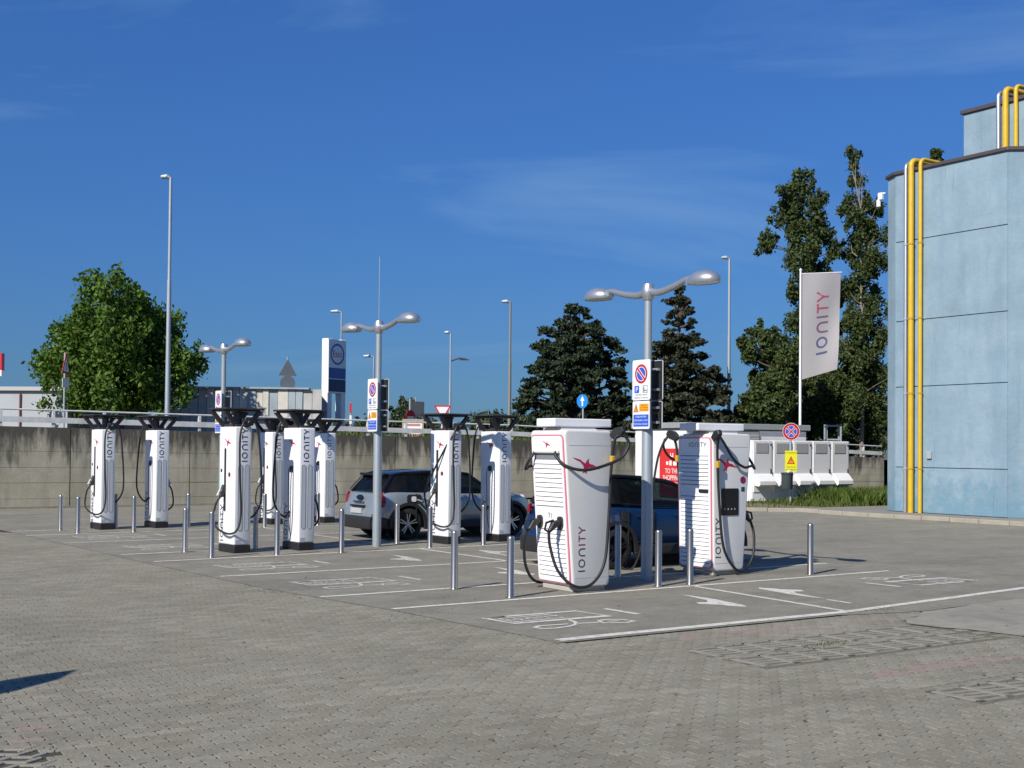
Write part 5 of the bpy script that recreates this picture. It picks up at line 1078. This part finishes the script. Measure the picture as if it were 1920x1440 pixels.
# no stopping sign, yellow notice and bin on one pole
def disc_sign(name, label, loc, rz, zc, r, pole_h, draw, group=None, pr=0.03, back=SIGNBACK):
    t = thing(name, label, 'sign', loc, rz, group)
    m = MB(); m.cyl((0, 0, 0), (0, 0, pole_h), pr, n=10); m.build('pole', GALV, t, smooth=True)
    m = MB(); m.prism(circle(0, 0, r, 28), (0, -pr-0.004, zc), (1, 0, 0), (0, 0, 1), (0, -0.014, 0)); p = m.build('panel', back, t)
    m = MB(); draw(m, Vector((0, -pr-0.0195, zc)), r); m.build('print', [SIGNW, SRED, SBLUE, SBLK], p, fix=False)
    return t
UXF, UYF = (1, 0, 0), (0, 0, 1); NF = Vector((0, -1, 0))
def no_stopping(m, o, r):
    m.flat([circle(0, 0, r, 28)], o, UXF, UYF, 0); m.flat([circle(0, 0, r*0.96, 28)], o+NF*0.0007, UXF, UYF, 1); m.flat([circle(0, 0, r*0.70, 28)], o+NF*0.0014, UXF, UYF, 0); m.flat([circle(0, 0, r*0.66, 28)], o+NF*0.0021, UXF, UYF, 2)
    for s in (-1, 1):
        m.flat(ribbon([(-r*0.5, -r*0.5*s), (r*0.5, r*0.5*s)], r*0.26), o+NF*(0.0028+0.0003*s), UXF, UYF, 0)
    for s in (-1, 1):
        m.flat(ribbon([(-r*0.58, -r*0.58*s), (r*0.58, r*0.58*s)], r*0.16), o+NF*(0.0036+0.0003*s), UXF, UYF, 1)
SRZ = R_(-30)
ns = disc_sign('no_stopping_sign', 'round red and blue no stopping sign before the power cabinets', (31.4, 30.0, 0.1), SRZ, 2.50, 0.30, 2.75, no_stopping)
yn = thing('yellow_notice', 'yellow notice reading ATTENZIONE VEICOLI IN MOVIMENTO under the round sign', 'sign', (31.4, 30.0, 1.22), SRZ)
m = MB(); m.box((0, -0.045, 0.36), (0.42, 0.012, 0.72)); m.build('panel', SYEL, yn); m = MB(); f = Vector((0, -0.0525, 0))
for tx, z, sz in (('ATTENZIONE', 0.62, 0.075), ('VEICOLI IN', 0.13, 0.075), ('MOVIMENTO', 0.035, 0.075)): add_text(m, tx, sz, f+Vector((0, 0, z)), UXF, UYF, 1, sx=0.88)
m.flat([[(-0.14, 0.26), (0.14, 0.26), (0, 0.54)]], f, UXF, UYF, 0); m.flat([[(-0.085, 0.29), (0.085, 0.29), (0, 0.46)]], f+NF*0.001, UXF, UYF, 2); m.flat(ribbon([(0, 0.43), (0, 0.35)], 0.022), f+NF*0.002, UXF, UYF, 1); m.flat([circle(0, 0.315, 0.013, 8)], f+NF*0.002, UXF, UYF, 1)
m.build('print', [SRED, SBLK, SORANGE], yn, fix=False)
bn = thing('litter_bin', 'dark grey litter bin hung on the sign pole before the cabinets', 'bin', (31.4, 30.0, 0.62), SRZ)
m = MB(); m.lathe([(0.17, 0), (0.185, 0.02), (0.20, 0.54), (0.21, 0.56), (0.19, 0.57), (0.0, 0.57)], (-0.16, -0.14, 0), n=18); bo = m.build('bucket', mat('bin_grey', (0.055, 0.075, 0.08), 0.5, var=0.15), bn, smooth=True)
m = MB(); m.lathe([(0.195, 0.50), (0.215, 0.51), (0.215, 0.55), (0.195, 0.555)], (-0.16, -0.14, 0), n=18); m.build('rim_band', DKGREY, bn, smooth=True)
m = MB(); m.tube([(-0.14, -0.14, 0.57), (-0.10, -0.14, 0.62), (-0.05, -0.13, 0.6)], 0.04, 6); m.build('paper', WHITE, bn)
# metal ladder frame behind the cabinets
lf = thing('metal_frame', 'grey metal ladder frame standing behind the power cabinets', 'frame', (37.8, 33.8, 0.1), R_(-35)); m = MB()
for s in (-1, 1): m.box((s*0.28, 0, 1.45), (0.06, 0.06, 2.9)); m.box((s*0.28, 0.35, 1.45), (0.06, 0.06, 2.9))
for z in (1.2, 2.3, 2.85): m.box((0, 0, z), (0.5, 0.05, 0.06)); m.box((0, 0.35, z), (0.5, 0.05, 0.06)); m.box((0.28, 0.175, z), (0.05, 0.3, 0.05)); m.box((-0.28, 0.175, z), (0.05, 0.3, 0.05))
m.build('frame', GALV, lf)

# ------------------------------------------------------------------ things on the upper road
def zup(x): return ztop(max(-13, min(x, 46)))-0.25
def mast(name, label, r, d, top, head, group, pr=(0.09, 0.05), col=None, headdir=-1, two=False):
    x, y, _ = gp(r, d); z0 = zup(x) if d < 200 else 0; t = thing(name, label, 'street lamp', (x, y, z0-0.3), -YAW, group); h = top-z0+0.3
    m = MB(); m.tube([(0, 0, 0), (0, 0, h*0.62), (0, 0, h*0.621), (0, 0, h)], [pr[0], pr[0]*0.75, pr[1]*1.1, pr[1]], 10); m.build('pole', col or GALV, t, smooth=True)
    if head:
        m = MB(); s = headdir; m.tube([(0, 0, h-0.02), (s*head*0.4, 0, h+0.04), (s*head, 0, h+0.02)], [pr[1]*0.9, 0.10, 0.07], 8); m.box((s*head*0.65, 0, h+0.0), (head*0.6, 0.28, 0.06)); m.build('lamp_head', (ALU if head > 0.75 else GALV), t, bevel=0.015, seg=1)
    if two:
        m = MB(); m.tube([(0, 0, h-1.6), (0.5, 0, h-1.45), (0.9, 0, h-1.5)], 0.05, 8); m.box((0.8, 0, h-1.53), (0.5, 0.2, 0.06)); m.build('lamp_head', DKGREY, t)
    return t
G_ = 'lamp masts along the upper road'
mast('lamp_mast', 'tall grey mast rising before the round leafy tree', -12.65, 45, 11.8, 0.36, G_, (0.10, 0.055))
mast('lamp_mast', 'tall mast with flat white head right of the dark conifers', 10.6, 60, 11.35, 0.40, G_, (0.10, 0.06))
mast('lamp_mast', 'grey mast left of the dark conifer pair, flat head turned left', -0.13, 60, 9.1, 0.42, G_, (0.10, 0.055), mat('mast_brown', (0.26, 0.24, 0.20), 0.6, metal=0.3))
mast('lamp_mast', 'far mast with two small heads at different heights', -3.55, 70, 8.5, 0.35, G_, (0.08, 0.045), None, -1, True)
mast('antenna_mast', 'thin bare whip mast rising behind the middle lamp post', -8.2, 75, 13.6, 0, None, (0.05, 0.02))
mast('lamp_mast', 'mast with broad pale lamp head behind the tall fuel sign', -9.8, 70, 9.65, 0.62, G_, (0.06, 0.045))
mast('lamp_mast', 'lower mast with pale lamp head close to the middle lamp post', -8.15, 72, 7.25, 0.62, G_, (0.06, 0.045))
def RC_(a, b, z): return [(-a, z-b), (a, z-b), (a, z+b), (-a, z+b)]
# fuel station totem
x, y, _ = gp(-8.75, 60); z0 = zup(x)-0.5; fs = thing('fuel_sign', 'tall white Esso totem sign with blue ring above the rail', 'sign', (x, y, z0), -YAW+R_(58))
for xx in (-0.50, 0.52):
    m = MB(); m.box((xx, 0, (7.2-z0)/2), (0.34, 0.38, 7.2-z0)); m.build('leg', WHITE, fs, bevel=0.02, seg=1)
m = MB(); m.box((0, -0.01, 5.85-z0), (1.30, 0.42, 2.62)); pn = m.build('panel', SIGNW, fs)
m = MB(); f = Vector((0.0, -0.225, 0)); m.flat(ribbon([(p, q+6.45-z0) for p, q in arc(0, 0, 0.47, 0, 2*math.pi, 28)], 0.10), f, UXF, UYF, 0); add_text(m, 'Esso', 0.46, f+Vector((0, 0, 6.32-z0)), UXF, UYF, 1, sx=0.85)
m.flat([RC_(0.64, 0.30, 4.92-z0), ], f, UXF, UYF, 2); m.flat([RC_(0.64, 0.26, 5.52-z0)], f, UXF, UYF, 3); m.build('print', [mat('esso_blue', (0.03, 0.15, 0.50), 0.4), SRED, mat('price_navy', (0.02, 0.03, 0.10), 0.3), mat('price_blue', (0.05, 0.10, 0.32), 0.3)], pn, fix=False)
# small traffic signs
def tri(r, up=True): a0 = 90 if up else -90; return [(r*math.cos(R_(a0+120*i)), r*math.sin(R_(a0+120*i))) for i in range(3)]
def plain_sign(name, label, r, d, ztop_, pieces, turn=0.0, pr=0.035):
    x, y, _ = gp(r, d); z0 = zup(x)-0.2; t = thing(name, label, 'sign', (x, y, z0), -YAW+turn)
    m = MB(); m.cyl((0, 0, 0), (0, 0, ztop_-z0), pr, n=8); m.build('pole', GALV, t)
    for polys, zc, mats in pieces:
        m = MB(); m.prism(polys[0], (0, -pr, zc-z0), UXF, UYF, (0, -0.015, 0)); p = m.build('panel', mats[0], t)
        if len(polys) > 1:
            for k, q in enumerate(polys[1:]):
                m = MB(); m.flat([q], (0, -pr-0.016-0.001*(k+1), zc-z0), UXF, UYF); m.build('print', mats[k+1], p, fix=False)
    return t
RC = lambda a, b: [(-a, -b), (a, -b), (a, b), (-a, b)]
plain_sign('warning_triangle', 'narrow warning triangle with plate seen almost edge on, far left', -16.15, 44.2, 5.25, [((tri(0.52), tri(0.36), RC(0.03, 0.14)), 4.75, (SRED, SIGNW, SBLK)), ((RC(0.36, 0.17),), 4.15, (SIGNW,))], R_(92))
plain_sign('sign_cluster', 'grey backs of a triangle and round sign on one post above the shed', -10.1, 55, 5.95, [((tri(0.5),), 5.35, (SIGNBACK,)), ((circle(0, 0, 0.36),), 4.75, (SIGNBACK,)), ((RC(0.42, 0.22),), 4.15, (SIGNBACK,))], R_(30))
plain_sign('no_entry_sign', 'red no entry sign on a thin post behind the rail', -4.75, 57, 4.2, [((circle(0, 0, 0.36), RC(0.26, 0.06)), 3.32, (SRED, SIGNW))], R_(58))
plain_sign('direction_board', 'grey back of a direction board beside the no entry sign', -4.55, 58, 4.3, [((RC(0.45, 0.36),), 3.75, (SIGNBACK,)), ((RC(0.5, 0.025),), 3.45, (GALV,))], R_(40))
plain_sign('give_way_sign', 'upside down give way triangle peeping over a charger canopy', -3.4, 60, 4.0, [((tri(0.50, False), tri(0.36, False)), 3.75, (SRED, SIGNW))], 0)
plain_sign('blue_arrow_sign', 'round blue sign with white upward arrow before the dark conifer', 2.95, 51, 4.2, [((circle(0, 0, 0.29, 24), [(-0.035, -0.20), (0.035, -0.20), (0.035, 0.02), (0.11, 0.02), (0, 0.22), (-0.11, 0.02), (-0.035, 0.02)]), 3.92, (mat('arrow_blue', (0.02, 0.22, 0.60), 0.4), SIGNW))], R_(-40))
plain_sign('small_marker', 'thin striped marker post beyond the rail left of middle lamp', -7.5, 57, 4.0, [((RC(0.05, 0.22),), 3.75, (SRED,)), ((RC(0.05, 0.2),), 3.2, (SIGNW,))], 0, 0.04)
x, y, _ = gp(-4.2, 52); pb = thing('roadside_board', 'framed roadside board with coloured lettering behind the rail', 'sign', (x, y, zup(x)-0.4), -YAW); m = MB()
for s in (-1, 1): m.box((s*0.42, 0, 0.75), (0.07, 0.07, 1.5))
m.box((0, 0, 1.46), (0.9, 0.08, 0.08)); m.build('frame', mat('wood_frame', (0.38, 0.32, 0.22), 0.7), pb); m = MB(); m.box((0, -0.02, 0.85), (0.78, 0.02, 1.1)); p = m.build('board', SIGNW, pb); m = MB()
for z, mi in ((1.25, 0), (1.0, 1), (0.82, 0), (0.55, 1), (0.38, 0)): m.flat([RC(0.32, 0.05)], (0, -0.033, z), UXF, UYF, mi)
m.build('print', [mat('faded_red_print', (0.50, 0.20, 0.16), 0.5), SBLUE], p, fix=False)
x, y, _ = gp(-4.75, 50); ab = thing('open_banner', 'small blue banner reading Aperto on the wall top', 'banner', (x, y, zup(x)-0.2), -YAW); m = MB(); m.box((0, 0, 0.40), (0.72, 0.02, 0.40)); p = m.build('cloth', mat('banner_blue', (0.02, 0.20, 0.60), 0.5), ab); m = MB(); add_text(m, 'Aperto', 0.20, (0, -0.013, 0.36), UXF, UYF); m.build('lettering', SIGNW, p, fix=False); m = MB(); m.box((-0.3, 0, 0.2), (0.03, 0.03, 0.4)); m.box((0.3, 0, 0.2), (0.03, 0.03, 0.4)); m.build('stake', GALV, ab)

# low grey building at the far left and the corrugated shed
x, y, _ = gp(-21.0, 50); lb = thing('low_building', 'low pale grey flat building at the far left above the wall', 'building', (x, y, zup(x)-1.0), -YAW+R_(-6)); GREYW = mat('grey_render', (0.40, 0.42, 0.43), 0.8, var=0.08, vscale=1)
m = MB(); m.box((-3.6, 4, 1.45), (13.2, 8, 2.9)); m.build('wall', GREYW, lb); m = MB(); m.box((-3.6, 4, 2.99), (13.5, 8.3, 0.16)); m.build('roof', mat('roof_pale', (0.45, 0.44, 0.42), 0.7), lb)
m = MB(); m.box((1.0, -0.05, 1.45), (0.05, 0.06, 2.7)); m.build('downpipe', mat('rust_pipe', (0.22, 0.08, 0.06), 0.7), lb); m = MB(); m.box((-0.9, -0.1, 2.2), (0.5, 0.2, 0.14)); m.build('wall_lamp', VENT, lb)
x, y, _ = gp(-23.1, 54); rs = thing('red_sign', 'red and white sign box cut by the left edge of the picture', 'sign', (x, y, 2.2), -YAW); m = MB(); m.box((0, 0, 3.35), (1.3, 0.3, 0.75)); m.build('box', SRED, rs); m = MB(); m.box((0, 0, 2.85), (1.3, 0.32, 0.25)); m.build('band', SIGNW, rs); m = MB(); m.cyl((-0.4, 0, 0), (-0.4, 0, 3), 0.1); m.build('pole', GALV, rs)
x, y, _ = gp(-15.6, 54); sh = thing('corrugated_shed', 'long shed of weathered vertical sheet panels right of the leafy tree', 'building', (x, y, zup(x)-2.35), -YAW+R_(4))
SHM = [mat('sheet_a', (0.48, 0.47, 0.44), 0.75, var=0.2, vscale=1.2), mat('sheet_b', (0.60, 0.57, 0.50), 0.75, var=0.2, vscale=1.2), mat('sheet_c', (0.33, 0.38, 0.41), 0.7, var=0.25, vscale=1)]
rq = random.Random(11); xx = 0
while xx < 6.75:
    w = rq.uniform(0.26, 0.46); m = MB(); dy = rq.choice((0, 0.05, 0.09)); m.box((xx+w/2, dy, 2.35), (w-0.02, 0.05, 4.7)); m.build('sheet_panel', SHM[rq.choice((0, 0, 1, 1, 2))], sh); xx += w
m = MB(); m.box((3.25, 3.05, 2.2), (6.5, 5.9, 4.4)); m.build('shed_core', mat('shed_dark', (0.08, 0.09, 0.09), 0.8), sh); m = MB(); m.box((3.25, 3.0, 4.73), (6.7, 6.3, 0.07)); m.build('roof', SHM[2], sh)

# ------------------------------------------------------------------ trees
def leaves(blobs, n, size, rg, flat=0.0, shell=0.45, droop=0.0):
    v, f, q = [], [], []; wts = [b[3]*b[3]*(b[4] if len(b) > 4 else 1) for b in blobs]; tot = sum(wts)
    for b, w in zip(blobs, wts):
        sq = b[4] if len(b) > 4 else 1.0
        for i in range(int(n*w/tot)):
            while True:
                d = Vector((rg.gauss(0, 1), rg.gauss(0, 1), rg.gauss(0, 1)))
                if d.length > 1e-3: break
            d.normalize(); rr = b[3]*(shell+(1-shell)*rg.random()**0.7)*rg.uniform(0.75, 1.12); c = Vector((b[0]+d.x*rr, b[1]+d.y*rr, b[2]+d.z*rr*sq))
            s = size*rg.uniform(0.55, 1.25); a = Vector((rg.gauss(0, 1), rg.gauss(0, 1), rg.gauss(0, 0.7)))+d*0.6; a.normalize(); t = a.cross(Vector((rg.gauss(0, 1), rg.gauss(0, 1), rg.gauss(0, 1)))).normalized(); u = a.cross(t)
            t = t*s; u = u*s*0.55; o = len(v); k = a*s*0.12
            v += [tuple(c-t), tuple(c+u+k), tuple(c+t), tuple(c-u+k)]; f.append((o, o+1, o+2, o+3)); q.append(rg.random())
    return v, f, q
def tree(name, label, r, d, z0, blobs, n, size, lm, bark, seed, trunk_r=0.22, limbs=True, group=None, bare=0, cat='tree'):
    """blobs: (right, up above the picture datum, depth, radius[, flatten]) in metres about the tree's foot"""
    rg = random.Random(seed); x, y, _ = gp(r, d); t = thing(name, label, cat, (x, y, z0), -YAW, group)
    B = [(b[0], b[2], b[1], b[3], b[4] if len(b) > 4 else 1.0) for b in blobs]
    C = []
    for b in B:
        k = max(5, int(9*min(1.5, b[3])))
        for i in range(k):
            dd = Vector((rg.gauss(0, 1), rg.gauss(0, 1), rg.gauss(0, 1))).normalized()*b[3]*rg.uniform(0.45, 1.05); C.append((b[0]+dd.x, b[1]+dd.y, b[2]+dd.z*b[4], b[3]*rg.uniform(0.22, 0.46), b[4]*(rg.uniform(0.5, 0.9) if b[4] < 0.9 else rg.uniform(0.8, 1.7))))
        C.append((b[0], b[1], b[2], b[3]*0.7, b[4]))
    v, f, q = leaves(C, n, size, rg, shell=0.15); me = bpy.data.meshes.new('crown'); me.from_pydata(v, [], f); me.materials.append(lm); at = me.attributes.new('rnd', 'FLOAT', 'FACE'); at.data.foreach_set('value', q)
    o = bpy.data.objects.new('crown', me); COL.objects.link(o); o.parent = t
    top = max(b[2]+b[3]*0.5 for b in B); m = MB(); H_ = top*0.92
    m.tube(spline([(0, 0, -0.4), (0.04, 0.0, H_*0.3), (-0.03, 0.05, H_*0.6), (0.0, 0, H_)], 4), [trunk_r*(1-0.075*i) for i in range(13)], 9); m.build('trunk', bark, t, smooth=True)
    if limbs:
        m = MB()
        for b in B:
            zb = max(0.6, min(b[2]-b[3]*0.4-0.25*abs(b[0]), H_*0.85)); p0 = Vector((0, 0, zb)); p1 = Vector((b[0], b[1], b[2])); mid = p0.lerp(p1, 0.5)+Vector((rg.uniform(-.2, .2), rg.uniform(-.2, .2), rg.uniform(-0.1, 0.3))); k = trunk_r*0.32
            m.tube([p0, mid, p1], [k, k*0.6, k*0.2], 6)
            for e in range(bare):
                e1 = p1+Vector((rg.gauss(0, 0.5), rg.gauss(0, 0.5), rg.uniform(0.3, 1.4)))*b[3]; m.tube([mid, mid.lerp(e1, 0.5)+Vector((rg.uniform(-.1, .1), 0, 0)), e1], [k*0.45, k*0.35, k*0.12], 5)
        m.build('limb', bark, t, smooth=True)
    return t
LEAF1 = leaf_mat('chestnut_leaf', (0.040, 0.092, 0.011), (0.125, 0.215, 0.022), 0.32); LEAFP = leaf_mat('poplar_leaf', (0.032, 0.055, 0.014), (0.085, 0.115, 0.030), 0.25)
LEAFC = leaf_mat('conifer_needles', (0.013, 0.027, 0.013), (0.040, 0.058, 0.024), 0.10); LEAFC2 = leaf_mat('brownish_needles', (0.019, 0.027, 0.013), (0.054, 0.056, 0.028), 0.10); LEAFF = leaf_mat('far_leaf', (0.032, 0.052, 0.022), (0.07, 0.09, 0.035), 0.15)
rz = random.Random(2)
def jit(bl, dep=1.0): return [(a, u, rz.uniform(-1, 1)*dep, R) for a, u, R in bl]
Zc = 2.2
cb = [(-2.5, 3.6, 1.35), (-3.1, 2.7, 1.05), (0, 5.7, 1.35), (-0.2, 6.55, 0.8), (0.15, 7.0, 0.45), (1.0, 4.9, 1.35), (1.9, 3.6, 1.3), (2.55, 3.1, 0.8), (-0.8, 2.7, 1.7), (1.2, 2.5, 1.6), (-1.6, 4.7, 1.2), (0.3, 1.7, 1.15), (-1.8, 1.8, 1.05), (2.0, 2.2, 1.05), (0.2, 3.8, 1.7), (1.5, 5.5, 0.6), (-2.6, 4.6, 0.6)]
tree('leafy_tree', 'round bright green leafy tree behind the wall at left', -16.1, 50, Zc, jit([(a, u*0.91, R) for a, u, R in cb], 1.4)+[(0, 3.2, 1.5, 1.8), (0, 3.2, -1.6, 1.8), (-1.3, 3.3, 0, 1.7), (1.2, 3.6, 0, 1.6), (0.2, 4.5, 0, 1.4), (-2.2, 2.6, -0.6, 1.3), (2.2, 3.0, 0.5, 1.2)], 34000, 0.118, LEAF1, BARK, 4, 0.30)
def conifer(name, label, px_r, d, z0, prof, seed, lm, n, lean=0.0, size=0.105, group=None):
    rg = random.Random(seed); bl = []
    for (u, R) in [(u_, R__*1.1) for u_, R__ in prof]:
        k = max(5, int(R*6.0))
        for i in range(k):
            a = 2*math.pi*(i+rg.random()*0.7)/k; q = R*rg.uniform(0.55, 1.0); bl.append((math.cos(a)*q+lean*u, u+rg.uniform(-0.18, 0.18)-0.05*q, math.sin(a)*q, rg.uniform(0.36, 0.66)*min(1, 0.45+R*0.3), 0.55))
        if R > 1.2:
            for i in range(int(R*2.6)): a = rg.uniform(0, 6.28); bl.append((math.cos(a)*R*0.35, u+rg.uniform(-0.2, 0.2), math.sin(a)*R*0.35, 0.5, 0.5))
    return tree(name, label, px_r, d, z0, bl, n, size, lm, BARK, seed, 0.24, True, group)
P1 = [(0.5, 1.7), (1.0, 2.3), (1.55, 2.5), (2.1, 2.6), (2.6, 2.45), (3.1, 2.35), (3.6, 2.4), (4.1, 2.1), (4.6, 1.95), (5.05, 1.8), (5.5, 1.45), (5.9, 1.05), (6.3, 0.7), (6.6, 0.35)]
P2 = [(0.4, 2.2), (0.9, 2.6), (1.4, 2.55), (1.9, 2.35), (2.4, 2.25), (2.9, 2.0), (3.4, 1.75), (3.9, 1.6), (4.4, 1.35), (4.9, 1.25), (5.4, 0.95), (5.9, 0.8), (6.4, 0.6), (6.8, 0.45), (7.15, 0.3), (7.5, 0.12)]
conifer('conifer', 'broad dark conifer with rounded top left of the nearest lamp', 2.95, 58, 2.0, P1, 21, LEAFC, 52000)
conifer('conifer', 'dark conifer with pointed spire behind the nearest lamp post', 7.75, 57, 1.9, P2, 23, LEAFC2, 52000)
Zp = 1.7; sp_ = 60/2300
def pb_(lst, c, dd=60, zg=Zp): return [((px-c)*dd/2300, 1.95+(844-py)*dd/2300-zg, rz.uniform(-0.8, 0.8), R) for px, py, R in lst]
pop1 = pb_([(1507, 325, .45), (1500, 350, .6), (1490, 380, .75), (1522, 385, .65), (1470, 365, .55), (1470, 405, .7), (1500, 425, .95), (1528, 440, .6), (1445, 450, .6), (1430, 460, .4), (1545, 440, .55), (1560, 470, .55), (1495, 480, .95), (1515, 510, .8), (1500, 545, .8), (1505, 600, .9), (1500, 660, 1.1), (1510, 720, 1.4), (1480, 770, 1.3)], 1500)
tree('poplar_tree', 'tall leafy poplar left of the flag with bulging side boughs', 14.1, 60, Zp, [(a, b, c, R*1.2) for a, b, c, R in pop1], 36000, 0.10, LEAFP, BARK, 31, 0.18)
pop2 = pb_([(1607, 280, .38), (1603, 305, .42), (1612, 335, .5), (1600, 365, .5), (1625, 375, .5), (1645, 385, .5), (1596, 410, .6), (1635, 430, .8), (1600, 470, .6), (1640, 490, .75), (1602, 530, .7), (1640, 560, .75), (1605, 600, .8), (1645, 630, .8), (1600, 660, 1.0), (1640, 710, 1.0), (1595, 740, 1.2), (1650, 770, 1.0), (1570, 780, 1.0)], 1615)
tree('poplar_tree', 'tall thin poplar with bare pale branches beside the blue building', 17.1, 60, Zp, [(a, b, c, R*1.25) for a, b, c, R in pop2]+[(0.1+0.25*math.sin(k*1.7), 3.2+k*0.75, 0.3*math.cos(k), 0.62) for k in range(13)], 36000, 0.10, LEAFP, BARKL, 33, 0.12, True, None, 3)
pop3 = [((px-1758)*66/2300, 1.95+(845-py)*66/2300-Zp, 0, R) for px, py, R in [(1758, 283, .42), (1757, 300, .45), (1760, 325, .5), (1756, 360, .6), (1758, 410, .7), (1758, 470, .8), (1758, 540, .9), (1758, 620, 1.0)]]
tree('poplar_tree', 'tip of a poplar just showing above the blue building roof', 22.9, 66, Zp, pop3, 9000, 0.11, LEAFP, BARK, 35, 0.24)
bu = pb_([(1405, 640, .55), (1425, 620, .5), (1440, 640, .7), (1408, 670, .6), (1450, 680, 1.0), (1430, 720, .9), (1470, 720, 1.2), (1405, 760, .8), (1450, 770, 1.2), (1400, 785, .7), (1480, 670, .9)], 1450, 57)
tree('bushy_tree', 'low bushy green tree spreading left of the flag pole', 12.15, 57, Zp, bu, 24000, 0.105, LEAFP, BARK, 37, 0.2)
bu = pb_([(1560, 620, .8), (1565, 560, .6), (1550, 680, 1.2), (1575, 740, 1.3), (1540, 780, 1.3), (1600, 790, 1.2), (1640, 800, 1.0), (1520, 800, 1.0)], 1560, 62)
tree('bushy_tree', 'dark bushy tree filling the gap between flag and bare poplar', 16.2, 62, Zp, bu, 20000, 0.11, LEAFP, BARK, 39, 0.2)
tree('bushy_tree', 'small dark round tree behind the middle lamp signs', -7.0, 80, 1.6, [((px-745)*80/2300, 1.95+(838-py)*80/2300-1.6, rz.uniform(-.5, .5), R) for px, py, R in [(745, 765, .7), (730, 775, .6), (757, 780, .6), (745, 790, .8), (725, 795, .6), (765, 797, .5)]], 3500, 0.16, LEAFF, BARK, 41, 0.15)
# far hedge line and wood as one mass
rg = random.Random(9); bl = []
for i in range(190):
    r = rg.uniform(-22, 40); d = rg.uniform(112, 128); h = 2.3+1.5*(0.5+0.5*math.sin(r*0.62+2.2))*(0.6+0.4*math.sin(r*1.7)); 
    if r < -17: h *= 0.4
    p = gp(r, d); bl.append((p[0], p[1], 1.4+h*rg.uniform(0.3, 1.0), rg.uniform(0.7, 1.3)*(0.6+0.2*h)))
v, f, q = leaves(bl, 38000, 0.26, rg); me = bpy.data.meshes.new('distant_trees'); me.from_pydata(v, [], f); me.materials.append(LEAFF); at = me.attributes.new('rnd', 'FLOAT', 'FACE'); at.data.foreach_set('value', q)
o = bpy.data.objects.new('distant_trees', me); COL.objects.link(o); o['kind'] = 'stuff'; o['label'] = 'far line of green trees beyond the upper road'; o['category'] = 'trees'
# weeds along the top of the wall near the board
P = [(rg.uniform(18, 45), rg.uniform(39.4, 43), 0) for i in range(5000)]; P = [(x, y, zup(x)+0.1) for x, y, z in P]
t = blades('verge_grass', P, 0.1, 0.4, GRASSM, 0.03); t['kind'] = 'stuff'; t['label'] = 'rough grass on the verge behind the guard rail'; t['category'] = 'grass'

# ------------------------------------------------------------------ unseen feather flag, added left of the view to cast the pointed shadow
ff = thing('shadow_flag', 'white feather flag out of view at left, added to cast the pointed shadow', 'flag', (-1.48, 9.43, 0))
m = MB(); m.tube(spline([(0, 0, 0), (0, 0, 2.4), (0.0, 0.02, 3.1), (0.02, -0.02, 3.4)], 5), 0.016, 8); m.build('pole', GALV, ff, smooth=True)
m = MB(); m.box((0, 0, 0.03), (0.5, 0.5, 0.06)); m.build('base', DKGREY, ff, bevel=0.01, seg=1)
S_ = Vector((0.347, -0.938, 0)); m = MB(); m.prism([(0.0, 0.9), (0.46, 0.9), (0.52, 2.0), (0.46, 2.75), (0.28, 3.15), (0.04, 3.40), (0.0, 3.38)], (0, 0, 0), S_, (0, 0, 1), Vector((0.938, 0.347, 0))*0.004); m.build('cloth', mat('shadow_flag_cloth', (0.7, 0.7, 0.7), 0.8), ff)
